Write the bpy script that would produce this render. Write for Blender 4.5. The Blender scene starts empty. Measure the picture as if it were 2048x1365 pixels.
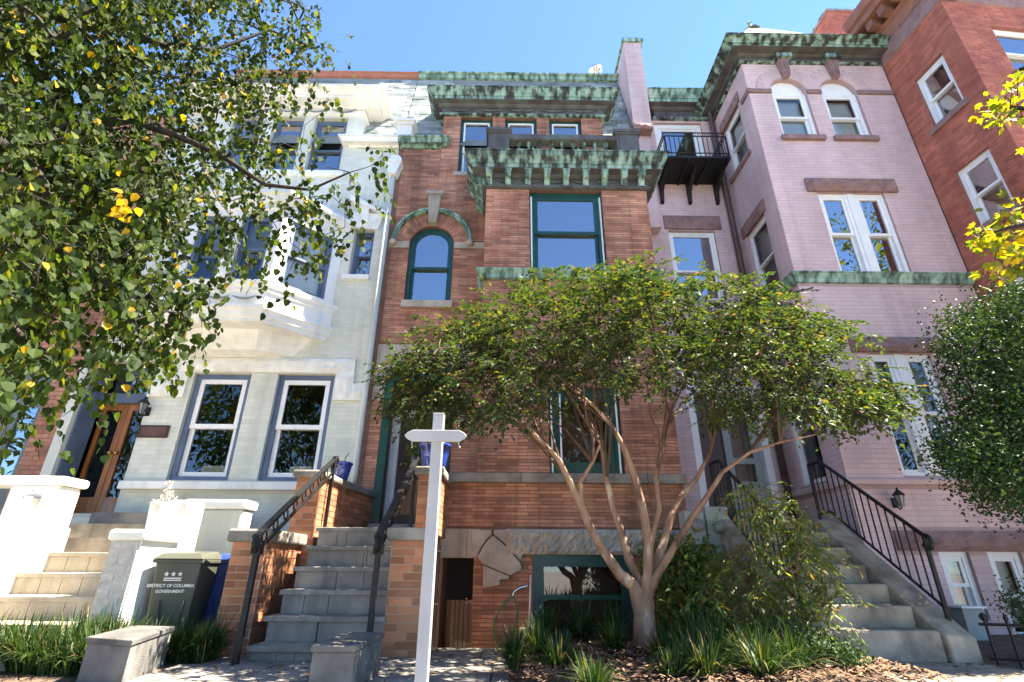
import bpy, math, random
import numpy as np
from mathutils import Matrix, Vector
random.seed(7); rng = np.random.default_rng(7)
sc = bpy.context.scene
COL = sc.collection

# ------------------------------------------------------------------ camera
EYE = 0.72                                   # eye height above the front yard (photographer stands lower, on the sidewalk)
FPX, PITCH, ROLL, YAW = 1019.03, math.radians(23.999), math.radians(.41), math.radians(.486)
W_ = np.array([math.sin(YAW)*math.cos(PITCH), math.cos(YAW)*math.cos(PITCH), math.sin(PITCH)])
_r = np.array([math.cos(YAW), -math.sin(YAW), 0.]); _u = np.cross(_r, W_)
R_ = math.cos(ROLL)*_r + math.sin(ROLL)*_u
U_ = -math.sin(ROLL)*_r + math.cos(ROLL)*_u
CAMP = np.array([0., 0., EYE])
cam = bpy.data.cameras.new('camera'); camo = bpy.data.objects.new('camera', cam); COL.objects.link(camo)
cam.sensor_width = 36; cam.lens = FPX/2048*36; cam.clip_end = 2000; cam.clip_start = .05
M = Matrix(((R_[0], U_[0], -W_[0], 0), (R_[1], U_[1], -W_[1], 0), (R_[2], U_[2], -W_[2], EYE), (0, 0, 0, 1)))
camo.matrix_world = M
sc.camera = camo
sc.render.resolution_x = 1024; sc.render.resolution_y = 682

# ------------------------------------------------------------------ light
SUN_EL, SUN_PHI = math.radians(58), math.radians(-.6)     # from the right, almost in the plane of the facades
sund = Vector((math.cos(SUN_EL)*math.cos(SUN_PHI), -math.cos(SUN_EL)*math.sin(SUN_PHI), math.sin(SUN_EL)))
sl = bpy.data.lights.new('sun', 'SUN'); so = bpy.data.objects.new('sun', sl); COL.objects.link(so)
sl.energy = 5.0; sl.angle = math.radians(.53); sl.color = (1, .94, .85)
so.rotation_euler = sund.to_track_quat('Z', 'Y').to_euler()
wd = bpy.data.worlds.new('World'); sc.world = wd; wd.use_nodes = True
nt = wd.node_tree; nt.nodes.clear()
sky = nt.nodes.new('ShaderNodeTexSky'); sky.sky_type = 'NISHITA'; sky.sun_disc = False
sky.sun_elevation = SUN_EL; sky.sun_rotation = math.atan2(sund.x, sund.y)
sky.air_density = .65; sky.dust_density = .0; sky.ozone_density = 10.0; sky.altitude = 50
bg = nt.nodes.new('ShaderNodeBackground'); bg.inputs[1].default_value = .105
wo = nt.nodes.new('ShaderNodeOutputWorld')
nt.links.new(sky.outputs[0], bg.inputs[0]); nt.links.new(bg.outputs[0], wo.inputs[0])
sc.view_settings.view_transform = 'Standard'; sc.view_settings.look = 'None'
sc.view_settings.exposure = 2.74; sc.view_settings.gamma = 1
sc.view_settings.use_white_balance = True
sc.view_settings.white_balance_temperature = 7150; sc.view_settings.white_balance_tint = 9

# ------------------------------------------------------------------ pixel rays and planes
def ray(px, py): return (px-1024)/FPX*R_ - (py-682.5)/FPX*U_ + W_
def atY(px, py, Y):
    d = ray(px, py); return CAMP + d*(Y/d[1])
def atZ(px, py, z):
    d = ray(px, py); return CAMP + d*((z-EYE)/d[2])
def proj(p):
    q = np.asarray(p) - CAMP; k = q@W_
    if k < .05: return (-9999, -9999, k)
    return (1024+FPX*(q@R_)/k, 682.5-FPX*(q@U_)/k, k)
class Fr:
    """a plane: origin O, directions U (right) and V (up); N = U x V faces the viewer"""
    def __init__(s, O, U=(1, 0, 0), V=(0, 0, 1)):
        s.O = np.array(O, float); s.U = np.array(U, float); s.U /= np.linalg.norm(s.U)
        s.V = np.array(V, float); s.V /= np.linalg.norm(s.V); s.N = np.cross(s.U, s.V)
    def P(s, u, v, n=0): return s.O + u*s.U + v*s.V + n*s.N
    def uv(s, px, py):
        d = ray(px, py); t = ((s.O-CAMP)@s.N)/(d@s.N); q = CAMP + d*t - s.O
        return q@s.U, q@s.V
    def u(s, px, py): return s.uv(px, py)[0]
    def v(s, px, py): return s.uv(px, py)[1]
    def rot(s, ang=0):
        c, k = math.cos(ang), math.sin(ang); a = c*s.U + k*s.V; b = -k*s.U + c*s.V
        return np.column_stack((a, -s.N, b))
def front(Y): return Fr((0, Y, 0))

# ------------------------------------------------------------------ materials
MATS = {}
def mk(name, cols, rough=.75, nscale=4, stretch=(1, 1, 1), bump=0., bscale=60, tint=0., spec=.4, metal=0., lo=.3, hi=.7, det=5, trans=0., dirt=0., coat=0., streak=0.):
    m = bpy.data.materials.new(name); m.use_nodes = True; t = m.node_tree; N = t.nodes; L = t.links
    b = N['Principled BSDF']; out = N['Material Output']
    geo = N.new('ShaderNodeNewGeometry'); mp = N.new('ShaderNodeMapping'); mp.inputs['Scale'].default_value = stretch
    L.new(geo.outputs['Position'], mp.inputs[0])
    nz = N.new('ShaderNodeTexNoise'); nz.inputs['Scale'].default_value = nscale; nz.inputs['Detail'].default_value = det
    L.new(mp.outputs[0], nz.inputs[0])
    rp = N.new('ShaderNodeValToRGB'); e = rp.color_ramp.elements
    while len(e) < len(cols): e.new(.5)
    for i, c in enumerate(cols):
        e[i].position = lo + (hi-lo)*i/max(1, len(cols)-1); e[i].color = (*c, 1)
    L.new(nz.outputs[0], rp.inputs[0]); col = rp.outputs[0]
    if tint:
        at = N.new('ShaderNodeAttribute'); at.attribute_name = 'tint'
        mr = N.new('ShaderNodeMapRange'); mr.inputs[3].default_value = 1-tint; mr.inputs[4].default_value = 1+tint
        L.new(at.outputs['Fac'], mr.inputs[0])
        mx = N.new('ShaderNodeVectorMath'); mx.operation = 'SCALE'; L.new(col, mx.inputs[0]); L.new(mr.outputs[0], mx.inputs['Scale']); col = mx.outputs[0]
    if dirt:
        n2 = N.new('ShaderNodeTexNoise'); n2.inputs['Scale'].default_value = .9; n2.inputs['Detail'].default_value = 6
        m2 = N.new('ShaderNodeMapping'); m2.inputs['Scale'].default_value = (2.2, 2.2, .6); L.new(geo.outputs['Position'], m2.inputs[0]); L.new(m2.outputs[0], n2.inputs[0])
        mr = N.new('ShaderNodeMapRange'); mr.inputs[1].default_value = .35; mr.inputs[2].default_value = .7; mr.inputs[3].default_value = 1-dirt; mr.inputs[4].default_value = 1.06
        L.new(n2.outputs[0], mr.inputs[0])
        mx = N.new('ShaderNodeVectorMath'); mx.operation = 'SCALE'; L.new(col, mx.inputs[0]); L.new(mr.outputs[0], mx.inputs['Scale']); col = mx.outputs[0]
    if streak:
        n3 = N.new('ShaderNodeTexNoise'); n3.inputs['Scale'].default_value = 1.; n3.inputs['Detail'].default_value = 7
        m3 = N.new('ShaderNodeMapping'); m3.inputs['Scale'].default_value = (7, 7, .35); L.new(geo.outputs['Position'], m3.inputs[0]); L.new(m3.outputs[0], n3.inputs[0])
        mr = N.new('ShaderNodeMapRange'); mr.inputs[1].default_value = .28; mr.inputs[2].default_value = .52; mr.inputs[3].default_value = 1-streak; mr.inputs[4].default_value = 1.
        L.new(n3.outputs[0], mr.inputs[0])
        mx = N.new('ShaderNodeVectorMath'); mx.operation = 'SCALE'; L.new(col, mx.inputs[0]); L.new(mr.outputs[0], mx.inputs['Scale']); col = mx.outputs[0]
    L.new(col, b.inputs['Base Color'])
    b.inputs['Roughness'].default_value = rough; b.inputs['Specular IOR Level'].default_value = spec; b.inputs['Metallic'].default_value = metal
    if coat: b.inputs['Coat Weight'].default_value = coat
    if bump:
        nb = N.new('ShaderNodeTexNoise'); nb.inputs['Scale'].default_value = bscale; nb.inputs['Detail'].default_value = 6; L.new(geo.outputs['Position'], nb.inputs[0])
        bp = N.new('ShaderNodeBump'); bp.inputs['Strength'].default_value = bump; bp.inputs['Distance'].default_value = .02 if bump >= .4 else .004
        L.new(nb.outputs[0], bp.inputs['Height']); L.new(bp.outputs[0], b.inputs['Normal'])
    if trans:
        tr = N.new('ShaderNodeBsdfTranslucent'); ms = N.new('ShaderNodeMixShader'); ms.inputs[0].default_value = trans
        sm = N.new('ShaderNodeVectorMath'); sm.operation = 'MULTIPLY'; sm.inputs[1].default_value = (1.7, 1.75, .45); L.new(col, sm.inputs[0])
        L.new(sm.outputs[0], tr.inputs[0]); L.new(b.outputs[0], ms.inputs[1]); L.new(tr.outputs[0], ms.inputs[2]); L.new(ms.outputs[0], out.inputs[0])
    MATS[name] = m; return m
def leafmat(name, cols, trans=.42, rough=.5, spec=.3):
    """leaf colour picked per leaf from the ramp by the attribute tint"""
    m = bpy.data.materials.new(name); m.use_nodes = True; t = m.node_tree; N = t.nodes; L = t.links
    b = N['Principled BSDF']; out = N['Material Output']
    at = N.new('ShaderNodeAttribute'); at.attribute_name = 'tint'
    rp = N.new('ShaderNodeValToRGB'); e = rp.color_ramp.elements
    while len(e) < len(cols): e.new(.5)
    for i, (p, c) in enumerate(cols): e[i].position = p; e[i].color = (*c, 1)
    L.new(at.outputs['Fac'], rp.inputs[0]); L.new(rp.outputs[0], b.inputs['Base Color'])
    b.inputs['Roughness'].default_value = rough; b.inputs['Specular IOR Level'].default_value = spec
    tr = N.new('ShaderNodeBsdfTranslucent'); ms = N.new('ShaderNodeMixShader'); ms.inputs[0].default_value = trans
    sm = N.new('ShaderNodeVectorMath'); sm.operation = 'MULTIPLY'; sm.inputs[1].default_value = (1.9, 1.8, .5); L.new(rp.outputs[0], sm.inputs[0])
    L.new(sm.outputs[0], tr.inputs[0]); L.new(b.outputs[0], ms.inputs[1]); L.new(tr.outputs[0], ms.inputs[2]); L.new(ms.outputs[0], out.inputs[0])
    MATS[name] = m; return m
def glassmat(name, ior):
    m = bpy.data.materials.new(name); m.use_nodes = True; t = m.node_tree; N = t.nodes; L = t.links; N.remove(N['Principled BSDF'])
    out = N['Material Output']; fr = N.new('ShaderNodeFresnel'); fr.inputs[0].default_value = ior
    geo = N.new('ShaderNodeNewGeometry'); nz = N.new('ShaderNodeTexNoise'); nz.inputs['Scale'].default_value = 1.1; nz.inputs['Detail'].default_value = 1
    L.new(geo.outputs['Position'], nz.inputs[0]); bp = N.new('ShaderNodeBump'); bp.inputs['Strength'].default_value = .05; bp.inputs['Distance'].default_value = .1
    L.new(nz.outputs[0], bp.inputs['Height'])
    tr = N.new('ShaderNodeBsdfTransparent'); tr.inputs[0].default_value = (.9, .93, .92, 1); gl = N.new('ShaderNodeBsdfGlossy'); gl.inputs['Roughness'].default_value = .01
    L.new(bp.outputs[0], gl.inputs['Normal'])
    ms = N.new('ShaderNodeMixShader'); L.new(fr.outputs[0], ms.inputs[0]); L.new(tr.outputs[0], ms.inputs[1]); L.new(gl.outputs[0], ms.inputs[2]); L.new(ms.outputs[0], out.inputs[0])
    MATS[name] = m; return m

mk('brick_red', [(.34, .145, .088), (.46, .215, .135), (.54, .275, .18)], .85, 2.2, tint=.26, dirt=.33, streak=0.3)
mk('brick_pier', [(.33, .125, .06), (.47, .20, .10)], .85, 3, bump=.3, bscale=100, tint=.28, dirt=.3)
mk('mortar_red', [(.17, .09, .062), (.24, .13, .09)], .95, 8, bump=.3, dirt=.3)
mk('mortar_pale', [(.36, .25, .18), (.46, .33, .24)], .95, 8, bump=.3)
mk('paint_white', [(.58, .59, .50), (.65, .66, .57)], .7, 1.5, tint=.05, dirt=.16, streak=0.14)
mk('joint_white', [(.46, .465, .395), (.52, .525, .455)], .8, 3)
mk('paint_pink', [(.58, .42, .405), (.64, .465, .45)], .75, 1.5, tint=.05, dirt=.14, streak=0.13)
mk('joint_pink', [(.38, .26, .25), (.44, .305, .295)], .85, 3)
mk('brick_corner', [(.38, .115, .075), (.48, .16, .10)], .85, 2, tint=.16, dirt=.2, streak=0.15)
mk('mortar_corner', [(.26, .10, .08), (.30, .13, .10)], .95, 6)
mk('trim_white', [(.74, .73, .68), (.82, .81, .76)], .55, 3, bump=.05, dirt=.1, streak=0.14)
mk('stone_white', [(.62, .60, .53), (.80, .79, .73)], .8, 5, bump=.9, bscale=14)
mk('sash_white', [(.72, .72, .70), (.80, .80, .78)], .45, 4)
mk('trim_blue', [(.085, .12, .19), (.12, .165, .25)], .5, 3, dirt=.2)
mk('paint_green', [(.008, .05, .040), (.014, .075, .06)], .35, 4, dirt=.2)
mk('copper', [(.022, .024, .02), (.06, .075, .06), (.17, .28, .215), (.26, .38, .30), (.38, .47, .38)], .75, 1.5, stretch=(6, 6, .3), bump=.2, bscale=40, lo=.37, hi=.74, det=6)
mk('copper_pale', [(.03, .04, .033), (.09, .15, .115), (.21, .34, .265), (.34, .47, .385)], .75, 1.6, stretch=(6, 6, .3), lo=.29, hi=.66, det=6)
mk('copper_brown', [(.055, .048, .045), (.085, .078, .075), (.10, .13, .115)], .7, 4, stretch=(1, 1, .5), bump=.2, bscale=50)
mk('limestone', [(.36, .31, .24), (.50, .44, .355)], .85, 4, bump=.4, bscale=40, dirt=.25, streak=0.25)
mk('rough_stone', [(.36, .32, .26), (.52, .47, .39)], .9, 5, bump=1.0, bscale=16, dirt=.3)
mk('brownstone', [(.20, .115, .105), (.30, .19, .175)], .9, 6, bump=.8, bscale=20)
mk('slate', [(.13, .16, .15), (.24, .27, .25), (.33, .33, .30)], .7, 2.6, tint=.3, bump=.2)
mk('terracotta', [(.26, .12, .085), (.38, .18, .13)], .8, 5, tint=.2)
mk('roof_red', [(.30, .10, .06), (.40, .16, .10)], .7, 5)
mk('roof_tile', [(.085, .055, .035), (.10, .08, .052)], .8, 6, tint=.2)
mk('bluestone', [(.19, .175, .155), (.32, .295, .26)], .85, 5, bump=.4, bscale=60, dirt=.3, streak=0.3)
mk('tread', [(.17, .155, .135), (.38, .35, .31)], .8, 5, bump=.3, bscale=60, dirt=.35, streak=0.25)
mk('concrete', [(.20, .168, .125), (.36, .31, .24), (.46, .405, .32)], .9, 5, bump=.5, bscale=80, dirt=.35, streak=0.3)
mk('grey_concrete', [(.10, .10, .095), (.17, .168, .16), (.22, .215, .205)], .9, 6, bump=.4, bscale=70, dirt=.3, streak=.25)
mk('dark_slate', [(.06, .06, .058), (.13, .125, .12)], .8, 5, bump=.4, bscale=50)
mk('cap_stone', [(.15, .13, .11), (.36, .33, .28)], .9, 4, bump=.5, bscale=50, dirt=.3)
mk('iron', [(.008, .008, .009), (.018, .017, .016)], .5, 12, spec=.25)
mk('wood_door', [(.20, .065, .018), (.38, .15, .045)], .35, 3, stretch=(9, 9, .8), coat=.4)
mk('dark_wood', [(.035, .018, .012), (.06, .03, .018)], .4, 3, stretch=(8, 8, 1))
mk('tan_panel', [(.26, .17, .08), (.34, .23, .11)], .5, 3, stretch=(6, 6, 1))
mk('door_green', [(.10, .125, .105), (.14, .165, .14)], .5, 3)
mk('door_brown', [(.22, .15, .14), (.27, .185, .17)], .5, 3)
mk('grey_metal', [(.30, .33, .31), (.38, .41, .385)], .5, 4, bump=.05, dirt=.2)
mk('silver', [(.5, .5, .5), (.7, .7, .7)], .25, 4, metal=1)
mk('room', [(.020, .019, .018), (.035, .032, .028)], .9, 1.2)
mk('room_light', [(.12, .14, .17), (.17, .19, .23)], .9, 1)
mk('shade', [(.60, .61, .58), (.70, .70, .66)], .8, 3)
mk('drain_brown', [(.07, .045, .045), (.10, .065, .06)], .5, 3)
mk('glaze_blue', [(.012, .03, .20), (.03, .07, .36)], .12, 5, stretch=(3, 3, .6), spec=.6, coat=.7)
mk('glaze_mauve', [(.10, .11, .24), (.17, .18, .32)], .15, 5, stretch=(3, 3, .6), coat=.6)
mk('clay_grey', [(.40, .36, .33), (.62, .58, .54)], .8, 10, bump=.4)
mk('bin_green', [(.055, .06, .045), (.075, .08, .06)], .5, 3, bump=.05, dirt=.2)
mk('bin_blue', [(.012, .03, .13), (.02, .05, .20)], .45, 3)
mk('bin_print', [(.6, .6, .58), (.7, .7, .68)], .6, 9)
mk('post_white', [(.29, .295, .31), (.36, .365, .38)], .5, 4, bump=.08, bscale=50, streak=0.12)
mk('bark_myrtle', [(.07, .036, .024), (.22, .12, .075), (.28, .17, .11), (.52, .38, .28)], .7, 9, stretch=(1, 1, .28), bump=.5, bscale=30)
mk('bark_dark', [(.016, .013, .011), (.042, .034, .028)], .9, 9, bump=.5)
mk('twig', [(.07, .035, .022), (.13, .075, .05)], .8, 9)
mk('soil', [(.06, .04, .026), (.11, .075, .05), (.20, .14, .09)], .95, 11, bump=.8, bscale=60)
mk('mulch', [(.06, .032, .02), (.14, .08, .046), (.24, .15, .09)], .95, 14, tint=.4)
mk('bounce_paving', [(.30, .285, .26), (.38, .36, .33)], .9, 20, bump=.3)  # unseen street made this pale to bounce sunlight onto the facades
mk('hose', [(.02, .14, .06), (.04, .22, .10)], .4, 20, stretch=(1, 1, 1))
mk('pipe_white', [(.62, .60, .56), (.72, .70, .66)], .5, 5)
mk('brass', [(.55, .36, .10), (.62, .42, .14)], .3, 5, metal=1)
mk('plaque', [(.075, .03, .018), (.13, .055, .035)], .5, 6)
mk('plaque_mark', [(.02, .012, .01), (.03, .016, .012)], .5, 6)
mk('lamp_glass', [(.16, .17, .16), (.24, .25, .23)], .2, 5)
mk('lamp_yellow', [(.60, .36, .05), (.70, .45, .08)], .5, 5)
mk('garland', [(.05, .045, .042), (.12, .15, .135)], .7, 9)
mk('garland_blue', [(.16, .20, .22), (.24, .28, .29)], .7, 9)
glassmat('glass', 5.0); glassmat('glass_dim', 1.9)
leafmat('leaf_linden', [(0, (.012, .024, .009)), (.35, (.028, .052, .014)), (.65, (.055, .085, .017)), (.88, (.12, .135, .02)), (.96, (.40, .25, .025)), (1, (.26, .12, .06))], .5, .6, .12)
leafmat('leaf_myrtle', [(0, (.016, .034, .019)), (.5, (.030, .058, .025)), (.85, (.055, .085, .027)), (.96, (.12, .12, .03)), (1, (.15, .08, .035))], .32, .55, .2)
leafmat('leaf_holly', [(0, (.014, .034, .014)), (.6, (.028, .062, .022)), (1, (.065, .10, .032))], .15, .55, .12)
leafmat('leaf_nandina', [(0, (.045, .085, .03)), (.5, (.09, .145, .04)), (.9, (.19, .23, .045)), (1, (.30, .15, .04))], .42, .45, .35)
leafmat('leaf_maple', [(0, (.07, .11, .015)), (.5, (.19, .22, .02)), (.85, (.42, .32, .02)), (1, (.40, .15, .02))], .5)
leafmat('blade', [(0, (.012, .030, .010)), (.6, (.028, .062, .016)), (.93, (.06, .095, .025)), (1, (.26, .19, .09))], .2, .5, .25)
leafmat('seed_head', [(0, (.10, .05, .03)), (1, (.24, .14, .08))], .1, .8)
def mat(n): return MATS[n]

# ------------------------------------------------------------------ mesh building
class MB:
    def __init__(s): s.v = []; s.f = []; s.t = []
    def add(s, vs, fs, tint=None):
        o = len(s.v); s.v += [tuple(map(float, p)) for p in vs]; s.f += [tuple(i+o for i in f) for f in fs]
        if tint is not None: s.t += [tint]*len(fs)
        return s
    def box(s, fr, u0, u1, v0, v1, n0, n1, tint=None):
        c = [fr.P(u, v, n) for n in (n0, n1) for v in (v0, v1) for u in (u0, u1)]
        return s.add(c, [(0, 2, 3, 1), (4, 5, 7, 6), (0, 1, 5, 4), (2, 6, 7, 3), (0, 4, 6, 2), (1, 3, 7, 5)], tint)
    def quad(s, a, b, c, d): return s.add([a, b, c, d], [(0, 1, 2, 3)])
    def prism(s, fr, pts, n0, n1):
        k = len(pts); a = [fr.P(u, v, n0) for u, v in pts] + [fr.P(u, v, n1) for u, v in pts]
        return s.add(a, [tuple(range(k))[::-1], tuple(range(k, 2*k))] + [(i, (i+1) % k, k+(i+1) % k, k+i) for i in range(k)])
    def uprism(s, fr, prof, u0, u1):
        """profile in (n, v), extruded along u"""
        k = len(prof); a = [fr.P(u0, v, n) for n, v in prof] + [fr.P(u1, v, n) for n, v in prof]
        return s.add(a, [tuple(range(k)), tuple(range(k, 2*k))[::-1]] + [(i, k+i, k+(i+1) % k, (i+1) % k) for i in range(k)])
    def sweep(s, fr, prof, u0, u1, back=.3, left=True, right=True):
        """moulding: profile [(n, v)] along the front from u0 to u1 with mitred returns running back into the wall"""
        rows = []; prof = [(-.02, prof[0][1])]+list(prof)+[(-.02, prof[-1][1])]
        for n, v in prof:
            r = []
            if left: r += [fr.P(u0-n, v, -back), fr.P(u0-n, v, n)]
            else: r += [fr.P(u0, v, n)]
            if right: r += [fr.P(u1+n, v, n), fr.P(u1+n, v, -back)]
            else: r += [fr.P(u1, v, n)]
            rows.append(r)
        m = len(rows[0]); vs = [p for r in rows for p in r]; fs = []
        for i in range(len(rows)-1):
            for j in range(m-1): fs.append((i*m+j, i*m+j+1, (i+1)*m+j+1, (i+1)*m+j))
        if not left: fs.append(tuple(i*m for i in range(len(rows))))
        if not right: fs.append(tuple(i*m+m-1 for i in range(len(rows)))[::-1])
        return s.add(vs, fs)
    def tube(s, pts, r, k=6, cap=True):
        pts = [np.array(p, float) for p in pts]; rr = r if hasattr(r, '__len__') else [r]*len(pts); vs = []; fs = []
        a = None
        for i, p in enumerate(pts):
            d = pts[min(i+1, len(pts)-1)] - pts[max(i-1, 0)]; d /= (np.linalg.norm(d)+1e-9)
            if a is None: a = np.cross(d, (0, 0, 1)) if abs(d[2]) < .9 else np.cross(d, (1, 0, 0))
            a = a - d*(a@d); a /= np.linalg.norm(a); b = np.cross(d, a)
            vs += [p + rr[i]*(math.cos(2*math.pi*j/k)*a + math.sin(2*math.pi*j/k)*b) for j in range(k)]
        for i in range(len(pts)-1):
            fs += [(i*k+j, i*k+(j+1) % k, (i+1)*k+(j+1) % k, (i+1)*k+j) for j in range(k)]
        if cap: fs += [tuple(range(k))[::-1], tuple((len(pts)-1)*k+j for j in range(k))]
        return s.add(vs, fs)
    def lathe(s, c, prof, k=16, squash=1.):
        c = np.array(c, float); vs = []; fs = []
        for r, z in prof: vs += [c + (r*math.cos(2*math.pi*j/k), r*squash*math.sin(2*math.pi*j/k), z) for j in range(k)]
        for i in range(len(prof)-1): fs += [(i*k+j, i*k+(j+1) % k, (i+1)*k+(j+1) % k, (i+1)*k+j) for j in range(k)]
        fs += [tuple(range(k))[::-1], tuple((len(prof)-1)*k+j for j in range(k))]
        return s.add(vs, fs)
    def build(s, name, m, parent=None, smooth=False, bevel=0):
        me = bpy.data.meshes.new(name); me.from_pydata(s.v, [], s.f)
        if s.t:
            a = me.attributes.new('tint', 'FLOAT', 'FACE'); a.data.foreach_set('value', np.array(s.t, dtype=np.float32))
        me.shade_smooth() if smooth else me.shade_flat()
        me.materials.append(mat(m) if isinstance(m, str) else m)
        o = bpy.data.objects.new(name, me); COL.objects.link(o)
        if bevel:
            b = o.modifiers.new('bevel', 'BEVEL'); b.width = bevel; b.segments = 2; b.limit_method = 'ANGLE'
        if parent: attach(o, parent)
        return o
def attach(o, parent):
    o.parent = parent
    if parent.get('_loc') is not None: o.matrix_parent_inverse = Matrix.Translation(-Vector(parent['_loc']))
    return o
def thing(name, label, cat, loc, group=None):
    o = bpy.data.objects.new(name, None); COL.objects.link(o); o.location = Vector([float(x) for x in loc]); o['_loc'] = [float(x) for x in loc]
    o.empty_display_size = .2; o['label'] = label; o['category'] = cat
    if group: o['group'] = group
    return o
def tag(o, label, cat, group=None):
    o['label'] = label; o['category'] = cat
    if group: o['group'] = group
    return o
def struct(o): o['kind'] = 'structure'; return o
def rough_block(mb, fr, u0, u1, v0, v1, n0, n1, nu=14, nv=4, amp=.03, seed=0):
    """stone with a split, rock-like face"""
    rg = np.random.default_rng(seed+11); g = []
    for j in range(nv+1):
        for i in range(nu+1):
            e = (i in (0, nu)) or (j in (0, nv))
            n = n1 - (amp if e else 0) + (0 if e else rg.uniform(-amp*.6, amp))
            g.append(fr.P(u0+(u1-u0)*i/nu, v0+(v1-v0)*j/nv, n))
    o = len(g)
    fs = [(j*(nu+1)+i, j*(nu+1)+i+1, (j+1)*(nu+1)+i+1, (j+1)*(nu+1)+i) for j in range(nv) for i in range(nu)]
    mb.add(g, fs); mb.box(fr, u0, u1, v0, v1, n0, n1-amp*1.02)

# pieces (bricks, slates, ...): the 300 that show largest are objects of their own, the rest one mesh
class Pieces:
    def __init__(s, parent, name, m, limit=300): s.p = parent; s.name = name; s.m = m; s.lim = limit; s.items = []
    def add(s, fr, uc, vc, lu, lv, n0, n1, ang=0.): s.items.append((fr, uc, vc, lu, lv, n0, n1, ang, random.randrange(6)))
    def flush(s):
        if not s.items: return
        sc_ = []
        for i, (fr, uc, vc, lu, lv, n0, n1, ang, t) in enumerate(s.items):
            x, y, k = proj(fr.P(uc, vc, n1)); vis = 0 < x < 2048 and 0 < y < 1365 and k > .1
            sc_.append((-(lu*lv/k**2) if vis else 1, i))
        sc_.sort(); ind = [i for q, i in sc_[:s.lim] if q < 0]; indset = set(ind); cache = {}
        for i in ind:
            fr, uc, vc, lu, lv, n0, n1, ang, t = s.items[i]
            key = (round(lu, 3), round(lv, 3), round(n1-n0, 4), t)
            if key not in cache:
                me = bpy.data.meshes.new(s.name); a, b, d = lu/2, lv/2, n1-n0
                me.from_pydata([(-a, 0, -b), (a, 0, -b), (-a, 0, b), (a, 0, b), (-a, -d, -b), (a, -d, -b), (-a, -d, b), (a, -d, b)], [], [(4, 5, 7, 6), (0, 1, 5, 4), (2, 6, 7, 3), (0, 4, 6, 2), (1, 3, 7, 5), (0, 2, 3, 1)])
                at = me.attributes.new('tint', 'FLOAT', 'FACE'); at.data.foreach_set('value', np.full(6, t/5, np.float32)); me.shade_flat(); me.materials.append(mat(s.m)); cache[key] = me
            o = bpy.data.objects.new(s.name, cache[key]); COL.objects.link(o)
            attach(o, s.p); mm = Matrix(fr.rot(ang).tolist()).to_4x4(); mm.translation = Vector(fr.P(uc, vc, n0)); o.matrix_local = mm if s.p.get('_loc') is None else Matrix.Translation(-Vector(s.p['_loc'])) @ mm
            if s.p.get('_loc') is not None: o.matrix_parent_inverse = Matrix.Identity(4)
        rest = [it for i, it in enumerate(s.items) if i not in indset]
        if rest:
            vs = np.empty((len(rest)*8, 3)); ts = np.empty(len(rest)*5, np.float32)
            sg = np.array([(-1, 0, -1), (1, 0, -1), (-1, 0, 1), (1, 0, 1), (-1, 1, -1), (1, 1, -1), (-1, 1, 1), (1, 1, 1)], float)
            for k, (fr, uc, vc, lu, lv, n0, n1, ang, t) in enumerate(rest):
                Q = fr.rot(ang); vs[k*8:k*8+8] = fr.P(uc, vc, n0) + (sg*np.array([lu/2, -(n1-n0), lv/2]))@Q.T; ts[k*5:k*5+5] = t/5
            fb = np.array([(4, 5, 7, 6), (0, 1, 5, 4), (2, 6, 7, 3), (0, 4, 6, 2), (1, 3, 7, 5)])
            o = quads_mesh(s.name + 's_remaining', vs, (fb[None]+8*np.arange(len(rest))[:, None, None]).reshape(-1, 4), ts, s.m); o['kind'] = 'stuff'; attach(o, s.p)
def quads_mesh(name, vs, fs, tint, m):
    me = bpy.data.meshes.new(name); n = len(fs); k = fs.shape[1]
    me.vertices.add(len(vs)); me.vertices.foreach_set('co', np.ascontiguousarray(vs, np.float32).ravel())
    me.loops.add(n*k); me.loops.foreach_set('vertex_index', np.ascontiguousarray(fs, np.int32).ravel())
    me.polygons.add(n); me.polygons.foreach_set('loop_start', np.arange(0, n*k, k, dtype=np.int32)); me.polygons.foreach_set('loop_total', np.full(n, k, np.int32))
    if tint is not None:
        a = me.attributes.new('tint', 'FLOAT', 'FACE'); a.data.foreach_set('value', np.asarray(tint, np.float32))
    me.update(calc_edges=True); me.shade_flat(); me.materials.append(mat(m)); o = bpy.data.objects.new(name, me); COL.objects.link(o); return o

def subtract(iv, cut):
    out = []
    for a, b in iv:
        if cut[1] <= a or cut[0] >= b: out.append((a, b)); continue
        if cut[0] > a: out.append((a, cut[0]))
        if cut[1] < b: out.append((cut[1], b))
    return out
def lay(pc, fr, u0, u1, v0, v1, holes, L=.30, h=.047, j=.008, proud=.007, jv=None):
    """courses of bricks in a rectangle minus holes: (u0,u1,v0,v1) or functions v -> (a,b) or None"""
    n = max(1, round((v1-v0)/h)); hh = (v1-v0)/n
    for c in range(n):
        v = v0+(c+.5)*hh; iv = [(u0, u1)]
        for k in holes:
            cut = k(v) if callable(k) else ((k[0], k[1]) if k[2]-.3*hh < v < k[3]+.3*hh else None)
            if cut: iv = subtract(iv, cut)
        off = (c % 2)*L/2 + random.uniform(-.02, .02)
        for a, b in iv:
            x = math.floor((a-off)/L)*L+off
            while x < b:
                p, q = max(a, x), min(b, x+L)
                if q-p > .015: pc.add(fr, (p+q)/2, v, q-p-(j if jv is None else jv), hh-j, -.004, proud*random.uniform(.75, 1.15))
                x += L
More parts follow.
